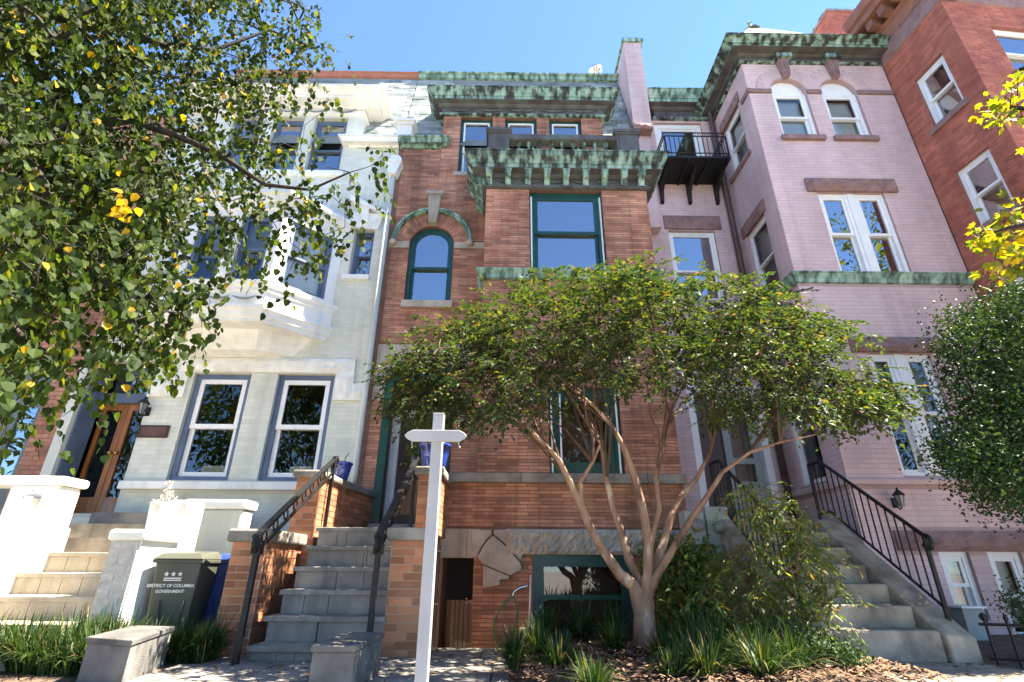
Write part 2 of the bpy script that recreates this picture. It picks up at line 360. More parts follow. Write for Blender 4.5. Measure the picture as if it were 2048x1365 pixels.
def wall(parent, fr, rects, holes, m, name='wall', reveal=.14, revealm=None):
    """mortar-coloured sheet with openings and their reveals"""
    mb = MB(); us = set(); vs = set()
    for r in list(rects)+list(holes): us |= {r[0], r[1]}; vs |= {r[2], r[3]}
    us = sorted(us); vs = sorted(vs)
    inside = lambda u, v, r: r[0] < u < r[1] and r[2] < v < r[3]
    for i in range(len(us)-1):
        for k in range(len(vs)-1):
            u, v = (us[i]+us[i+1])/2, (vs[k]+vs[k+1])/2
            if any(inside(u, v, r) for r in rects) and not any(inside(u, v, r) for r in holes):
                mb.quad(fr.P(us[i], vs[k]), fr.P(us[i+1], vs[k]), fr.P(us[i+1], vs[k+1]), fr.P(us[i], vs[k+1]))
    for a, b, c, d in holes:
        for p, q in (((a, c), (b, c)), ((b, c), (b, d)), ((b, d), (a, d)), ((a, d), (a, c))):
            mb.quad(fr.P(*p), fr.P(*q), fr.P(*q, -reveal), fr.P(*p, -reveal))
    return mb.build(name, m, parent)
def arc(u0, u1, vs, h, n=14): return [((u0+u1)/2 - (u1-u0)/2*math.cos(math.pi*i/n), vs + h*math.sin(math.pi*i/n)) for i in range(n+1)]

def window(parent, fr, r, fm, sm, fw=.07, sw=.045, set_=.10, rail=.5, arch=None, blind=None, room='room', glass='glass', label=None, depth=.9, sash=True, name='window'):
    """a double-hung window in the opening r: frame, two sashes with panes, and the room behind. arch = (spring v, rise)"""
    u0, u1, v0, v1 = r; f = MB(); vt = arch[0] if arch else v1
    f.box(fr, u0, u0+fw, v0, vt, -set_-.06, -set_+.03); f.box(fr, u1-fw, u1, v0, vt, -set_-.06, -set_+.03); f.box(fr, u0+fw, u1-fw, v0, v0+fw*.8, -set_-.06, -set_+.035)
    if not arch: f.box(fr, u0+fw, u1-fw, v1-fw, v1, -set_-.06, -set_+.027)
    else:
        o = arc(u0, u1, arch[0], arch[1]); i = arc(u0+fw, u1-fw, arch[0], arch[1]-fw)
        for k in range(len(o)-1): f.prism(fr, [o[k], o[k+1], i[k+1], i[k]], -set_-.06, -set_+.03)
    w = f.build(name, fm, parent)
    if label: w['label'] = label
    a, b, c, d = u0+fw, u1-fw, v0+fw*.8, (v1-fw)
    md = c+(min(d, vt)-c)*rail if not arch else c+(d-c)*rail
    def sash_(z0, z1, n, ar):
        s = MB(); s.box(fr, a, a+sw, z0, (arch[0] if ar else z1), n-.02, n+.02); s.box(fr, b-sw, b, z0, (arch[0] if ar else z1), n-.02, n+.02); s.box(fr, a+sw, b-sw, z0, z0+sw, n-.02, n+.022)
        if ar:
            o = arc(a, b, arch[0], arch[1]-fw); i = arc(a+sw, b-sw, arch[0], arch[1]-fw-sw)
            for k in range(len(o)-1): s.prism(fr, [o[k], o[k+1], i[k+1], i[k]], n-.02, n+.02)
            pts = [(a+sw, z0+sw), (b-sw, z0+sw)] + i[::-1]
        else:
            s.box(fr, a+sw, b-sw, z1-sw, z1, n-.02, n+.022); pts = [(a+sw, z0+sw), (b-sw, z0+sw), (b-sw, z1-sw), (a+sw, z1-sw)]
        s.build('sash', sm, w)
        p = MB(); p.add([fr.P(u, v, n) for u, v in pts], [tuple(range(len(pts)))]); p.build('pane', glass, w)
    if sash:
        sash_(md-sw/2, d, -set_-.005, bool(arch)); sash_(c, md+sw/2, -set_-.05, False)
    else: sash_(c, d, -set_-.02, bool(arch))
    if blind is not None:
        bb = MB(); bb.box(fr, a+.01, b-.01, c+(d-c)*(1-blind), d, -set_-.13, -set_-.11); bb.build('blind', 'shade', w)
    rm = MB(); q = [fr.P(u, v, n) for n in (-set_-.075, -set_-depth) for u, v in ((u0+.01, v0), (u1-.01, v0), (u1-.01, v1), (u0+.01, v1))]
    rm.add(q, [(4, 5, 6, 7), (0, 4, 7, 3), (1, 2, 6, 5), (0, 1, 5, 4), (3, 7, 6, 2)]); rm.build('room_interior', room, w)
    return w
def cornice(parent, fr, u0, u1, zb, zt, pj, back=.4, mats=('copper_brown', 'copper', 'copper'), left=True, right=True, frz=.40, base=.0, top_m=None):
    H = zt-zb; z1 = zb+H*.12; z2 = zb+H*frz
    a = MB(); a.sweep(fr, [(base+.02, zb), (base+.07, zb+.015), (base+.07, z1-.02), (base+.03, z1)], u0, u1, back, left, right); a.build('cornice_moulding', mats[1], parent)
    b = MB(); b.sweep(fr, [(base+.03, z1+.002), (base+.03, z2)], u0, u1, back, left, right); b.build('frieze', mats[0], parent)
    s = [(base+.05, z2+.002), (base+.09, z2+H*.05), (base+.11, z2+H*.10), (pj*.62, z2+H*.13), (pj*.64, z2+H*.14), (pj*.64, z2+H*.27), (pj*.70, z2+H*.28), (pj*.73, z2+H*.34), (pj*.84, z2+H*.44), (pj*.93, z2+H*.50), (pj*.95, zt-H*.05), (pj, zt-H*.045), (pj, zt)]
    c = MB(); c.sweep(fr, s[:5], u0, u1, back, left, right); c.build('soffit', mats[0], parent)
    c = MB(); c.sweep(fr, s[4:], u0, u1, back, left, right); c.build('cornice', mats[2], parent)
    return z1, z2
def garlands(parent, fr, u0, u1, z, n, drop, m='garland', nn=.05):
    for k in range(n):
        a = u0+(u1-u0)*k/n; b = u0+(u1-u0)*(k+1)/n; mb = MB()
        mb.tube([fr.P(a+(b-a)*t, z-drop*math.sin(math.pi*t), nn) for t in np.linspace(.06, .94, 9)], [.008+.012*math.sin(math.pi*t) for t in np.linspace(.06, .94, 9)], 5)
        mb.build('garland', m, parent)
# ------------------------------------------------------------------ planes of the place
YB, YR, YP, YPR = 7.2, 8.05, 7.2, 8.75
FB, FR_, FP, FPR = front(YB), front(YR), front(YP), front(YPR)
HZ = front(0)      # only for boxes given in world coordinates: P(u, v, n) = (u, -n, v)
def wbox(mb, x0, x1, y0, y1, z0, z1, tint=None): return mb.box(HZ, x0, x1, z0, z1, -y1, -y0, tint)
def sheet(name, pts, z, m):
    mb = MB(); mb.add([(x, y, z) for x, y in pts], [tuple(range(len(pts)))]); return struct(mb.build(name, m))

# ------------------------------------------------------------------ ground
sheet('street_ground', [(-400, -400), (400, -400), (400, 400), (-400, 400)], -.86, 'bounce_paving')
sheet('sidewalk', [(-40, -1.2), (40, -1.2), (40, 2.75), (-40, 2.75)], -.78, 'concrete')
g = MB()          # raised front yards with the sunken basement entry left open
PX0, PX1, PY0 = -.86, .16, 5.72
for x0, x1, y0, y1 in ((-30, PX0, 2.9, 14), (PX0, PX1, 2.9, PY0), (PX1, 2.35, 2.9, 6.55), (2.35, 30, 2.9, 14)):
    g.quad((x0, y0, 0), (x1, y0, 0), (x1, y1, 0), (x0, y1, 0))
g.quad((-30, 2.9, -.86), (30, 2.9, -.86), (30, 2.9, 0), (-30, 2.9, 0))
struct(g.build('front_yard', 'soil'))
g = MB(); zf = -.42
g.quad((PX0, PY0, zf), (PX1, PY0, zf), (PX1, 7.4, zf), (PX0, 7.4, zf)); g.quad((PX1, 6.55, zf), (2.35, 6.55, zf), (2.35, 7.4, zf), (PX1, 7.4, zf))
g.quad((PX0, PY0, zf), (PX1, PY0, zf), (PX1, PY0, 0), (PX0, PY0, 0)); g.quad((PX0, PY0, zf), (PX0, 7.4, zf), (PX0, 7.4, 0), (PX0, PY0, 0))
g.quad((PX1, PY0, zf), (PX1, 6.55, zf), (PX1, 6.55, 0), (PX1, PY0, 0)); g.quad((PX1, 6.55, zf), (2.35, 6.55, zf), (2.35, 6.55, 0), (PX1, 6.55, 0)); g.quad((2.35, 6.55, zf), (2.35, 7.4, zf), (2.35, 7.4, 0), (2.35, 6.55, 0))
struct(g.build('basement_entry_pit', 'concrete'))
fw_ = struct(MB().add([(-2.75, 2.9, .004), (.05, 2.9, .004), (.05, 5.7, .004), (-2.4, 5.7, .004)], [(0, 1, 2, 3)]).build('flagstone_path', 'mortar_red'))
pc = Pieces(fw_, 'flagstone', 'bluestone'); FG = Fr((0, 0, 0), (1, 0, 0), (0, 1, 0))
y = 2.95
while y < 5.66:
    d = random.choice((.38, .5, .62)); d = min(d, 5.68-y); x = -2.7+.13*(y-2.9)+random.uniform(0, .1)
    while x < 0:
        l = min(random.uniform(.45, .95), .04-x)
        if l > .1: pc.add(FG, x+l/2, y+d/2, l-.014, d-.014, .002, random.uniform(.012, .02))
        x += l
    y += d
pc.flush()
cw = sheet('concrete_walk', [(2.72, 2.9), (4.35, 2.9), (4.02, 4.98), (2.84, 4.98)], .012, 'concrete')
mb = MB()
for x, y, zz in ((1.3, 4.9, .10),):
    for k in range(1): pass
# mulch mound of the planting bed
nx, ny = 40, 26; vs = []; rg = np.random.default_rng(3)
for j in range(ny+1):
    for i in range(nx+1):
        x = .10+2.72*i/nx; y = 2.95+2.74*j/ny; e = min(i, nx-i)/nx*4; e2 = min(j+6, ny-j)/ny*4
        vs.append((x, y, .006+.10*min(1, e)*min(1, e2)*(1-.25*rg.random())))
mb = MB(); mb.add(vs, [(j*(nx+1)+i, j*(nx+1)+i+1, (j+1)*(nx+1)+i+1, (j+1)*(nx+1)+i) for j in range(ny) for i in range(nx)])
struct(mb.build('planting_bed', 'soil'))
def chips(n, x0, x1, y0, y1, z, m, name, size=(.02, .06)):
    c = np.column_stack((rng.uniform(x0, x1, n), rng.uniform(y0, y1, n), np.full(n, z)+rng.uniform(0, .03, n)))
    a = rng.uniform(0, 6.28, n); l = rng.uniform(*size, n)/2; w = l*rng.uniform(.15, .5, n); t = rng.uniform(-.5, .5, n)
    d = np.column_stack((np.cos(a), np.sin(a), t))*l[:, None]; e = np.column_stack((-np.sin(a), np.cos(a), rng.uniform(-.4, .4, n)))*w[:, None]
    v = np.stack((c-d-e, c+d-e, c+d+e, c-d+e), 1).reshape(-1, 3); v[:, 2] = np.maximum(v[:, 2], z*.5)
    o = quads_mesh(name, v, np.arange(4*n).reshape(-1, 4), rng.random(n), m); o['kind'] = 'stuff'; o['label'] = 'loose brown mulch chips over the planting bed'; o['category'] = 'mulch'; return o
chips(9000, .12, 2.78, 3.6, 5.66, .10, 'mulch', 'mulch')

# ------------------------------------------------------------------ the brick house in the middle
UB = FR_.u(766, 550)                      # party line with the white house
UDL, UDR = FR_.u(885, 270), FR_.u(1203, 235)
ZC = FR_.v(848, 300); ZDT = FR_.v(1040, 236); ZBR = FB.v(1130, 381)
UL, UR = FB.u(969.5, 460), FB.u(1302, 460)
hb = thing('brick_row_house', 'orange brick row house with green copper cornices and a balustraded bay', 'house', (0, 7.6, 0))
def oc(fr, xl, xr, yt, yb, yl=None):
    yl = yl or (yt+yb)/2
    return (fr.u(xl, yl), fr.u(xr, yl), fr.v((xl+xr)/2, yb), fr.v((xl+xr)/2, yt))
AW = oc(FR_, 813.5, 904, 454, 604, 545); ASP = FR_.v(862, 490); ARISE = (AW[1]-AW[0])/2
AW = (AW[0], AW[1], AW[2], ASP+ARISE)
DO = (FR_.u(757, 900), FR_.u(900, 900), 1.30, FR_.v(830, 738))
DW = [oc(FR_, a, b, 236, 348, 290) for a, b in ((919, 984), (1009.7, 1074), (1100, 1165))]
DW[1] = (DW[1][0], DW[1][1], DW[0][2], DW[0][3]); DW[2] = (DW[2][0], DW[2][1], DW[0][2], DW[0][3])
wl = wall(hb, FR_, [(UB, UDL, 0, ZC), (UDL, UDR, 0, ZDT), (UDL, UL+.2, 0, ZC)], [AW, DO]+DW, 'mortar_red')
mb = MB(); ap = arc(AW[0], AW[1], ASP, ARISE, 20)     # spandrels of the round-headed opening
for k in range(20): mb.quad(FR_.P(*ap[k]), FR_.P(ap[k][0], AW[3]), FR_.P(ap[k+1][0], AW[3]), FR_.P(*ap[k+1])); mb.quad(FR_.P(*ap[k]), FR_.P(*ap[k+1]), FR_.P(*ap[k+1], -.14), FR_.P(*ap[k], -.14))
mb.build('arch_spandrel', 'mortar_red', hb)
RO = FR_.u(945, 487)-(AW[0]+AW[1])/2; UC = (AW[0]+AW[1])/2
pb = Pieces(wl, 'brick', 'brick_red')
band = FR_.v(862, 497), FR_.v(862, 485); sband = FR_.v(800, 740), FR_.v(800, 690)
hood = lambda v: (UC-math.sqrt(max(0, RO**2-(v-band[1])**2)), UC+math.sqrt(max(0, RO**2-(v-band[1])**2))) if band[1] < v < band[1]+RO else None
hb_holes = [AW, DO]+DW+[(UL, 3, 0, ZBR+.45), hood, (UB-1, UL+1, band[0], band[1]), (UB, DO[1]+.2, sband[0], sband[1])]
lay(pb, FR_, UB+.09, UDL, 0, ZC, hb_holes); lay(pb, FR_, UDL, UDR, 0, ZDT, hb_holes)
# voussoirs
n = 46
for k in range(n):
    a = math.pi*(k+.5)/n; ri = (AW[1]-AW[0])/2+.012; ro = RO-.05
    for q0, q1 in ((ri, ri+(ro-ri)*(.52 if k % 2 else .48)), (ri+(ro-ri)*(.52 if k % 2 else .48)+.007, ro)):
        rr = (q0+q1)/2; pb.add(FR_, UC-rr*math.cos(a), ASP+rr*math.sin(a), q1-q0, math.pi*rr/n-.006, -.004, .008, math.pi-a)
mb = MB(); prof = 14
o1 = arc(UC-RO, UC+RO, band[1], RO, 28); o2 = arc(UC-RO+.09, UC+RO-.09, band[1], RO-.09, 28)
for k in range(28): mb.prism(FR_, [o1[k], o1[k+1], o2[k+1], o2[k]], 0, .07)
o3 = arc(UC-RO+.03, UC+RO-.03, band[1], RO-.03, 28); o4 = arc(UC-RO+.065, UC+RO-.065, band[1], RO-.065, 28)
for k in range(28): mb.prism(FR_, [o3[k], o3[k+1], o4[k+1], o4[k]], .07, .11)
mb.build('arch_hood', 'copper_pale', hb)
for s in (-1, 1):
    c = FR_.P(UC+s*(RO-.045), band[1]-.03, .06); MB().lathe(c-np.array([0, 0, .08]), [(.02, 0), (.06, .02), (.075, .07), (.05, .12), (.02, .14)], 10).build('hood_stop', 'limestone', hb, True)
for a, b in ((UB+.03, AW[0]-.005), (AW[1]+.005, UL+.05)): MB().box(FR_, a, b, band[0], band[1], -.02, .022).build('impost_band', 'limestone', hb)
ks = MB(); kt, kb_ = FR_.v(866, 393), FR_.v(866, 452)       # keystone
ks.prism(FR_, [(UC-.075, kb_), (UC+.075, kb_), (UC+.125, kt-.07), (UC-.125, kt-.07)], 0, .13); ks.box(FR_, UC-.165, UC+.165, kt-.075, kt, 0, .18)
for q in (-.06, -.02, .02, .06): ks.prism(FR_, [(UC+q*.8-.012, kb_+.03), (UC+q*.8+.012, kb_+.03), (UC+q*1.4+.012, kt-.09), (UC+q*1.4-.012, kt-.09)], .13, .145)
ks.build('keystone', 'limestone', hb)
window(hb, FR_, AW, 'paint_green', 'paint_green', .065, .045, .09, .46, arch=(ASP, ARISE), room='room_light', label='round-headed dark green sash window')
mb = MB(); mb.box(FR_, FR_.u(803, 610), FR_.u(905, 610), FR_.v(854, 617), FR_.v(854, 604), -.1, .07); mb.build('window_sill', 'limestone', hb)
mb = MB(); rough_block(mb, FR_, UB+.08, DO[1]+.25, *sband, -.02, .03, 8, 3, .012, 1); mb.build('stone_band', 'limestone', hb)
for k in range(2): mb = MB(); rough_block(mb, FR_, UB+.08, DO[0]-.01, sband[0]-.30*(k+1)*.9, sband[0]-.30*k*.9-.01, -.02, .03, 3, 3, .012, 2+k); mb.build('stone_block', 'limestone', hb)
# dormer windows of the top floor
for r in DW: window(hb, FR_, r, 'paint_green', 'sash_white', .06, .035, .10, .42, room='room_light', glass='glass')
mb = MB(); mb.box(FR_, DW[0][0]-.08, DW[0][1]+.02, DW[0][2]-.09, DW[0][2], -.1, .06); mb.build('window_sill', 'limestone', hb)
zt = front(YR-.34).v(1043, 172)
z1, z2 = cornice(hb, FR_, UDL-.02, UDR+.02, ZDT, zt, .34, back=.9)
garlands(hb, FR_, UDL+.05, UDR-.05, (z1+z2)/2+.06, 5, .07)
mb = MB(); mb.quad(FR_.P(UDL-.3, zt, .25), FR_.P(UDR+.3, zt, .25), FR_.P(UDR+.3, zt+.15, -1.2), FR_.P(UDL-.3, zt+.15, -1.2)); mb.build('dormer_roof', 'copper_brown', hb)
for a in (UDL+.01, UDR-.05): m = MB(); wbox(m, a, a+.04, YR+.01, YR+1.2, ZC-.3, zt-.1); m.build('dormer_cheek', 'copper_brown', hb)
# small cornice left of the dormer, tile corbels below it
zc1 = front(YR-.22).v(850, 271)
def small_cornice(parent, u0, u1, m, mt, left, right):
    c = MB(); c.sweep(FR_, [(.03, ZC+.02), (.06, ZC+.04), (.06, ZC+.09), (.16, zc1-.12), (.20, zc1-.04), (.23, zc1-.03), (.23, zc1)], u0, u1, .25, left, right); c.build('cornice', m, parent)
    tp = Pieces(parent, 'corbel_tile', mt)
    for row in range(4):
        for k in range(int((u1-u0)/.075)):
            tp.add(FR_, u0+.0375+k*.075+(row % 2)*.012, ZC+.005-row*.085, .055, .075, -.01, .075-.016*row)
    tp.flush()
small_cornice(hb, UB+.02, UDL-.05, 'copper_pale', 'terracotta', False, True)
# slate mansard behind
ZRT = front(YR+.95).v(1040, 158)
SL = Fr((0, YR+.04, zc1), (1, 0, 0), (0, .95, ZRT-zc1)); SLH = math.hypot(.95, ZRT-zc1)
URP = front(YR+.5).u(1250, 200)
mb = MB(); mb.quad(SL.P(UB, 0), SL.P(URP, 0), SL.P(URP, SLH), SL.P(UB, SLH)); ms = mb.build('mansard_roof', 'slate', hb)
def slates(parent, u0, u1, skip=None):
    sp = Pieces(parent, 'slate', 'slate', 220); h = .15; n = int(SLH/h)
    for c in range(n):
        x = u0-(c % 2)*.13
        while x < u1:
            w = .26; a, b = max(u0, x), min(u1, x+w)
            if b-a > .05 and not (skip and skip[0] < (a+b)/2 < skip[1] and c*h < skip[2]): sp.add(SL, (a+b)/2, (c+.5)*h, b-a-.008, h-.006, -.004, random.uniform(.006, .017))
            x += w
    sp.flush()
slates(ms, UB, URP, (UDL+.15, UDR-.15, 9))
mb = MB(); rt = Fr((0, YR+.99, 0)); mb.sweep(rt, [(.0, ZRT-.06), (.08, ZRT-.04), (.08, ZRT+.05), (.14, ZRT+.07), (.14, ZRT+.11)], UB, URP+.1, .3, False, False); mb.build('roof_ridge', 'copper_pale', hb)
# ---- bay
BW = (FB.u(1059.5, 460), FB.u(1208.5, 460), FB.v(1135, 543), FB.v(1130, 382))
UL1 = -.86
ZL = FB.v(1150, 968); ZLT = FB.v(1150, 949)
W1 = (FB.u(1098, 860), FB.u(1243, 860), ZLT+.01, FB.v(1170, 775))
BD = (FB.u(872, 1220), FB.u(944, 1220), -.42, FB.v(910, 1116))
BWN = (FB.u(1066, 1190), FB.u(1268, 1190), -.10, FB.v(1165, 1110))
wb = wall(hb, FB, [(UL, UR, 0, ZBR), (UL1, UR, -.42, ZL)], [BW, W1, BD, BWN], 'mortar_red')
mb = MB(); wbox(mb, UL, UL+.05, YB+.002, YR, ZL, ZBR); wbox(mb, UR-.05, UR, YB+.002, YR+.6, -.4, ZBR); mb.build('bay_side_wall', 'brick_red', hb)
mb = MB(); wbox(mb, UL1, UL1+.04, YB+.002, YR, -.42, ZL); mb.build('basement_side_wall', 'brick_red', hb)
zbelt = FB.v(1135, 561), FB.v(1135, 544); zlint = FB.v(1165, 1110), FB.v(1165, 1060)
SV = [(FB.u(955, 1110), FB.u(1043, 1110), FB.v(1000, 1152), FB.v(1000, 1072))]
lay(pb, FB, UL, UR, ZL, ZBR, [BW, W1, (UL-1, UR+1, *zbelt)])
lay(pb, FB, UL1, UR, -.42, ZL, [BD, BWN, W1, (UL1-1, UR+1, *zlint)])
pb.flush()
window(hb, FB, BW, 'paint_green', 'paint_green', .09, .055, .10, .50, room='room_light', label='large dark green sash window of the bay')
mb = MB(); e = .075
for u in (BW[0]+.02, BW[1]-.045): MB().box(FB, u, u+.025, BW[2]+.02, BW[3]-.1, -.068, -.05).build('storm_track', 'sash_white', hb)
w1 = window(hb, FB, W1, 'paint_green', 'paint_green', .10, .09, .08, .52, sash=False, glass='glass_dim', depth=1.6)
MB().lathe(FB.P((W1[0]+W1[1])/2+.12, W1[2]+.78, -1.1), [(.02, -.1), (.10, -.06), (.13, 0), (.10, .07), (.03, .1)], 14).build('table_lamp', 'lamp_yellow', w1, True)
for u in (W1[0]+.03, W1[0]+.16, W1[1]-.06): MB().box(FB, u, u+.022, W1[2]+.01, W1[3]-.02, -.045, -.02).build('storm_track', 'sash_white', hb)
mb = MB(); mb.sweep(FB, [(.0, zbelt[0]), (.05, zbelt[0]+.01), (.06, zbelt[0]+.07), (.11, zbelt[1]-.03), (.11, zbelt[1])], UL, UR, .5); mb.build('belt_moulding', 'copper_pale', hb)
x = UL1
while x < UR+.02:
    l = min(random.uniform(.7, 1.1), UR+.04-x); MB().box(FB, x, x+l-.006, ZL, ZLT, -.25, .09).build('water_table_stone', 'cap_stone', hb, bevel=.008); x += l
# rough stone lintel over the basement, keyed stones by its door
for k, (a, b) in enumerate(((UL1, BD[0]+.35), (BD[0]+.356, BD[1]+.06))):
    mb = MB(); mb.box(FB, a, b, BD[3], zlint[1], -.02, .02); mb.build('lintel_stone', 'limestone', hb)
mb = MB(); rough_block(mb, FB, SV[0][1]-.2, UR, zlint[0], zlint[1], -.02, .10, 64, 7, .035, 5); mb.build('rough_lintel', 'rough_stone', hb)
def pxpoly(fr, pts): return [fr.uv(*p) for p in pts]
for k, pts in enumerate(([(955, 1115), (972, 1085), (986, 1072), (1010, 1092), (1040, 1125), (1044, 1140), (1020, 1151), (965, 1128)], [(966, 1130), (1018, 1152), (1018, 1158), (1000, 1160), (1000, 1170), (966, 1176)], [(942, 1060), (983, 1060), (984, 1070), (970, 1084), (953, 1113), (944, 1113)], [(987, 1060), (1045, 1060), (1045, 1112), (1040, 1122), (1012, 1090), (988, 1071)])):
    mb = MB(); mb.prism(FB, pxpoly(FB, pts)[::-1], -.02, (.075, .07, .03, .045)[k]); mb.build('arch_stone', 'rough_stone', hb, bevel=.012)
window(hb, FB, BWN, 'paint_green', 'paint_green', .085, .06, .07, .5, glass='glass_dim', room='room')
# basement door with an iron gate and wood panel
d = MB(); d.box(FB, BD[0], BD[1], BD[2], BD[3], -.78, -.72); bd = d.build('basement_door', 'room', hb)  # coloured near-black to stand for the shade deep in the entry
d = MB()
for k in range(6): d.box(FB, BD[0]+.06+k*.06, BD[0]+.114+k*.06, BD[2]+.02, BD[2]+.73, -.717, -.69)
d.build('door_plank', 'wood_door', bd)
MB().lathe(FB.P(BD[1]-.12, .33, -.66), [(.01, -.03), (.035, -.015), (.035, .015), (.01, .03)], 10).build('door_knob', 'brass', bd, True)
d = MB(); d.quad(FB.P(BD[0], BD[2], -.14), FB.P(BD[0], BD[3], -.14), FB.P(BD[0], BD[3], -.75), FB.P(BD[0], BD[2], -.75)); d.quad(FB.P(BD[1], BD[2], -.14), FB.P(BD[1], BD[3], -.14), FB.P(BD[1], BD[3], -.75), FB.P(BD[1], BD[2], -.75)); d.quad(FB.P(BD[0], BD[3], -.14), FB.P(BD[1], BD[3], -.14), FB.P(BD[1], BD[3], -.75), FB.P(BD[0], BD[3], -.75)); d.build('door_reveal', 'brick_pier', hb)
# bay cornice with modillions
ct = front(YB-.38).v(1131, 299)
bz1, bz2 = cornice(hb, FB, UL+.0, UR-.0, ZBR, ct, .38, back=.8, frz=.36, mats=('copper_brown', 'copper_brown', 'copper'))
garlands(hb, FB, UL+.15, UR-.5, (bz1+bz2)/2+.07, 5, .08)
def modillion(fr, u, w=.10, low=False):
    H = ct-ZBR; zt_ = bz2+H*.13; zb_ = zt_-.24; m = MB()
    m.uprism(fr, [(.03, zt_), (.21, zt_), (.225, zt_-.03), (.22, zt_-.10), (.18, zt_-.14), (.13, zt_-.15), (.10, zt_-.19), (.09, zb_), (.03, zb_)][::-1], u-w/2, u+w/2); m.box(fr, u-w/2-.015, u+w/2+.015, zt_-.028, zt_-.001, .03, .235)
    if low: m.prism(fr, [(u-w*.35, zb_), (u+w*.35, zb_), (u+w*.7, bz1-.02), (u-w*.7, bz1-.02)], .03, .09)
    m.build('modillion', 'copper_pale', hb)
for k, px in enumerate((978.7, 1016.3, 1056.3, 1094.2, 1132, 1171, 1209, 1247, 1282)): modillion(front(YB-.2), 0, .1) if False else modillion(FB, FB.u(px, 340)*.978, .10, k > 6)
FBL = Fr((UL, YB, 0), (0, -1, 0))
for k in range(5): modillion(FBL, -.02-.19*k, .10)
mb = MB(); mb.quad(FB.P(UL-.3, ct-.01, .3), FB.P(UR+.3, ct-.01, .3), FB.P(UR+.3, ct-.01, -.85), FB.P(UL-.3, ct-.01, -.85)); mb.build('bay_roof', 'copper_brown', hb)
# balustrade on the bay
FBA = front(YB-.02); zr = FBA.v(1130, 268); zr0 = FBA.v(1130, 277); zp = FBA.v(1250, 262)
for a, b, c, d_ in ((972, 1025.5, 977, 1018), (1228, 1282, 1234, 1278)):
    m = MB(); u0, u1 = FBA.u(c, 285), FBA.u(d_, 285); m.box(FBA, u0, u1, ct, zp-.10, -.34, 0); m.box(FBA, u0-.03, u1+.03, zp-.10, zp-.06, -.37, .03); m.box(FBA, u0-.05, u1+.05, zp-.06, zp, -.39, .05); m.box(FBA, u0+.05, u1-.05, ct+.05, zp-.14, 0, .012)
    m.build('balustrade_pedestal', 'copper_brown', hb)
m = MB(); m.box(FBA, FBA.u(1018, 272), FBA.u(1234, 272), zr0, zr, -.22, -.02); m.build('balustrade_rail', 'copper_brown', hb)
bal = [(.055, 0), (.055, .03), (.03, .05), (.05, .10), (.06, .16), (.045, .24), (.026, .32), (.03, .36), (.045, .38), (.045, .42)]
hbal = zr0-ct
for px in (1038, 1058.5, 1080.5, 1103.7, 1125.6, 1148, 1170, 1192.3, 1214.3):
    MB().lathe(FBA.P(FBA.u(px, 288), ct, -.12), [(r, z/.42*hbal) for r, z in bal], 10).build('baluster', 'copper', hb, True)
mb = MB(); mb.lathe(tuple(atY(1192, 158, YR+1.6)), [(.12, 0), (.12, .25), (.19, .27), (.19, .33), (.12, .42), (.03, .45)], 14); mb.build('roof_vent', 'silver', hb, True)
# front door in its deep green frame
dz0 = DO[2]; m = MB()
m.box(FR_, DO[0], DO[0]+.13, dz0, DO[3], -.14, .03); m.box(FR_, DO[1]-.10, DO[1], dz0, DO[3], -.14, .03); m.box(FR_, DO[0]+.13, DO[1]-.10, DO[3]-.22, DO[3], -.14, .028); m.build('door_frame', 'paint_green', hb)
m = MB(); m.box(FR_, DO[0], DO[0]+.04, dz0, DO[3], -.75, -.14); m.box(FR_, DO[1]-.04, DO[1], dz0, DO[3], -.75, -.14); m.box(FR_, DO[0], DO[1], DO[3]-.05, DO[3], -.75, -.141); m.box(FR_, DO[0]+.04, DO[1]-.04, DO[3]-.55, DO[3]-.05, -.75, -.70); m.build('vestibule_panel', 'tan_panel', hb)
m = MB(); a, b, t = DO[0]+.04, DO[1]-.04, DO[3]-.55
m.box(FR_, a, a+.13, dz0, t, -.72, -.62); m.box(FR_, b-.13, b, dz0, t, -.72, -.62); m.box(FR_, a+.13, b-.13, t-.13, t, -.72, -.621); m.build('door_casing', 'sash_white', hb)
m = MB(); m.box(FR_, a+.13, b-.13, dz0, t-.13, -.76, -.71); dd = m.build('front_door', 'dark_wood', hb)
m = MB(); c0, c1 = a+.25, b-.25; m.box(FR_, c0, c1, dz0+.9, t-.3, -.705, -.70); m.build('pane', 'glass_dim', dd)
m = MB(); m.box(FR_, c0, c1, dz0+.2, dz0+.75, -.709, -.69); m.build('door_panel', 'wood_door', dd)
MB().lathe(FR_.P(a+.20, dz0+1.0, -.67), [(.01, -.03), (.03, -.015), (.03, .015), (.01, .03)], 8).build('door_knob', 'brass', dd, True)
m = MB(); m.box(FR_, DO[0]-.05, DO[1]+.05, 1.15, dz0, -.8, .10); m.build('door_threshold', 'limestone', hb)
# body of the house behind the facade
m = MB(); wbox(m, UB+.02, 2.9, YR+1.3, YR+9, 0, ZRT-.1); wbox(m, UB+.02, 2.4, YR+1.0, YR+1.29, 0, zc1); m.build('house_body', 'mortar_red', hb)
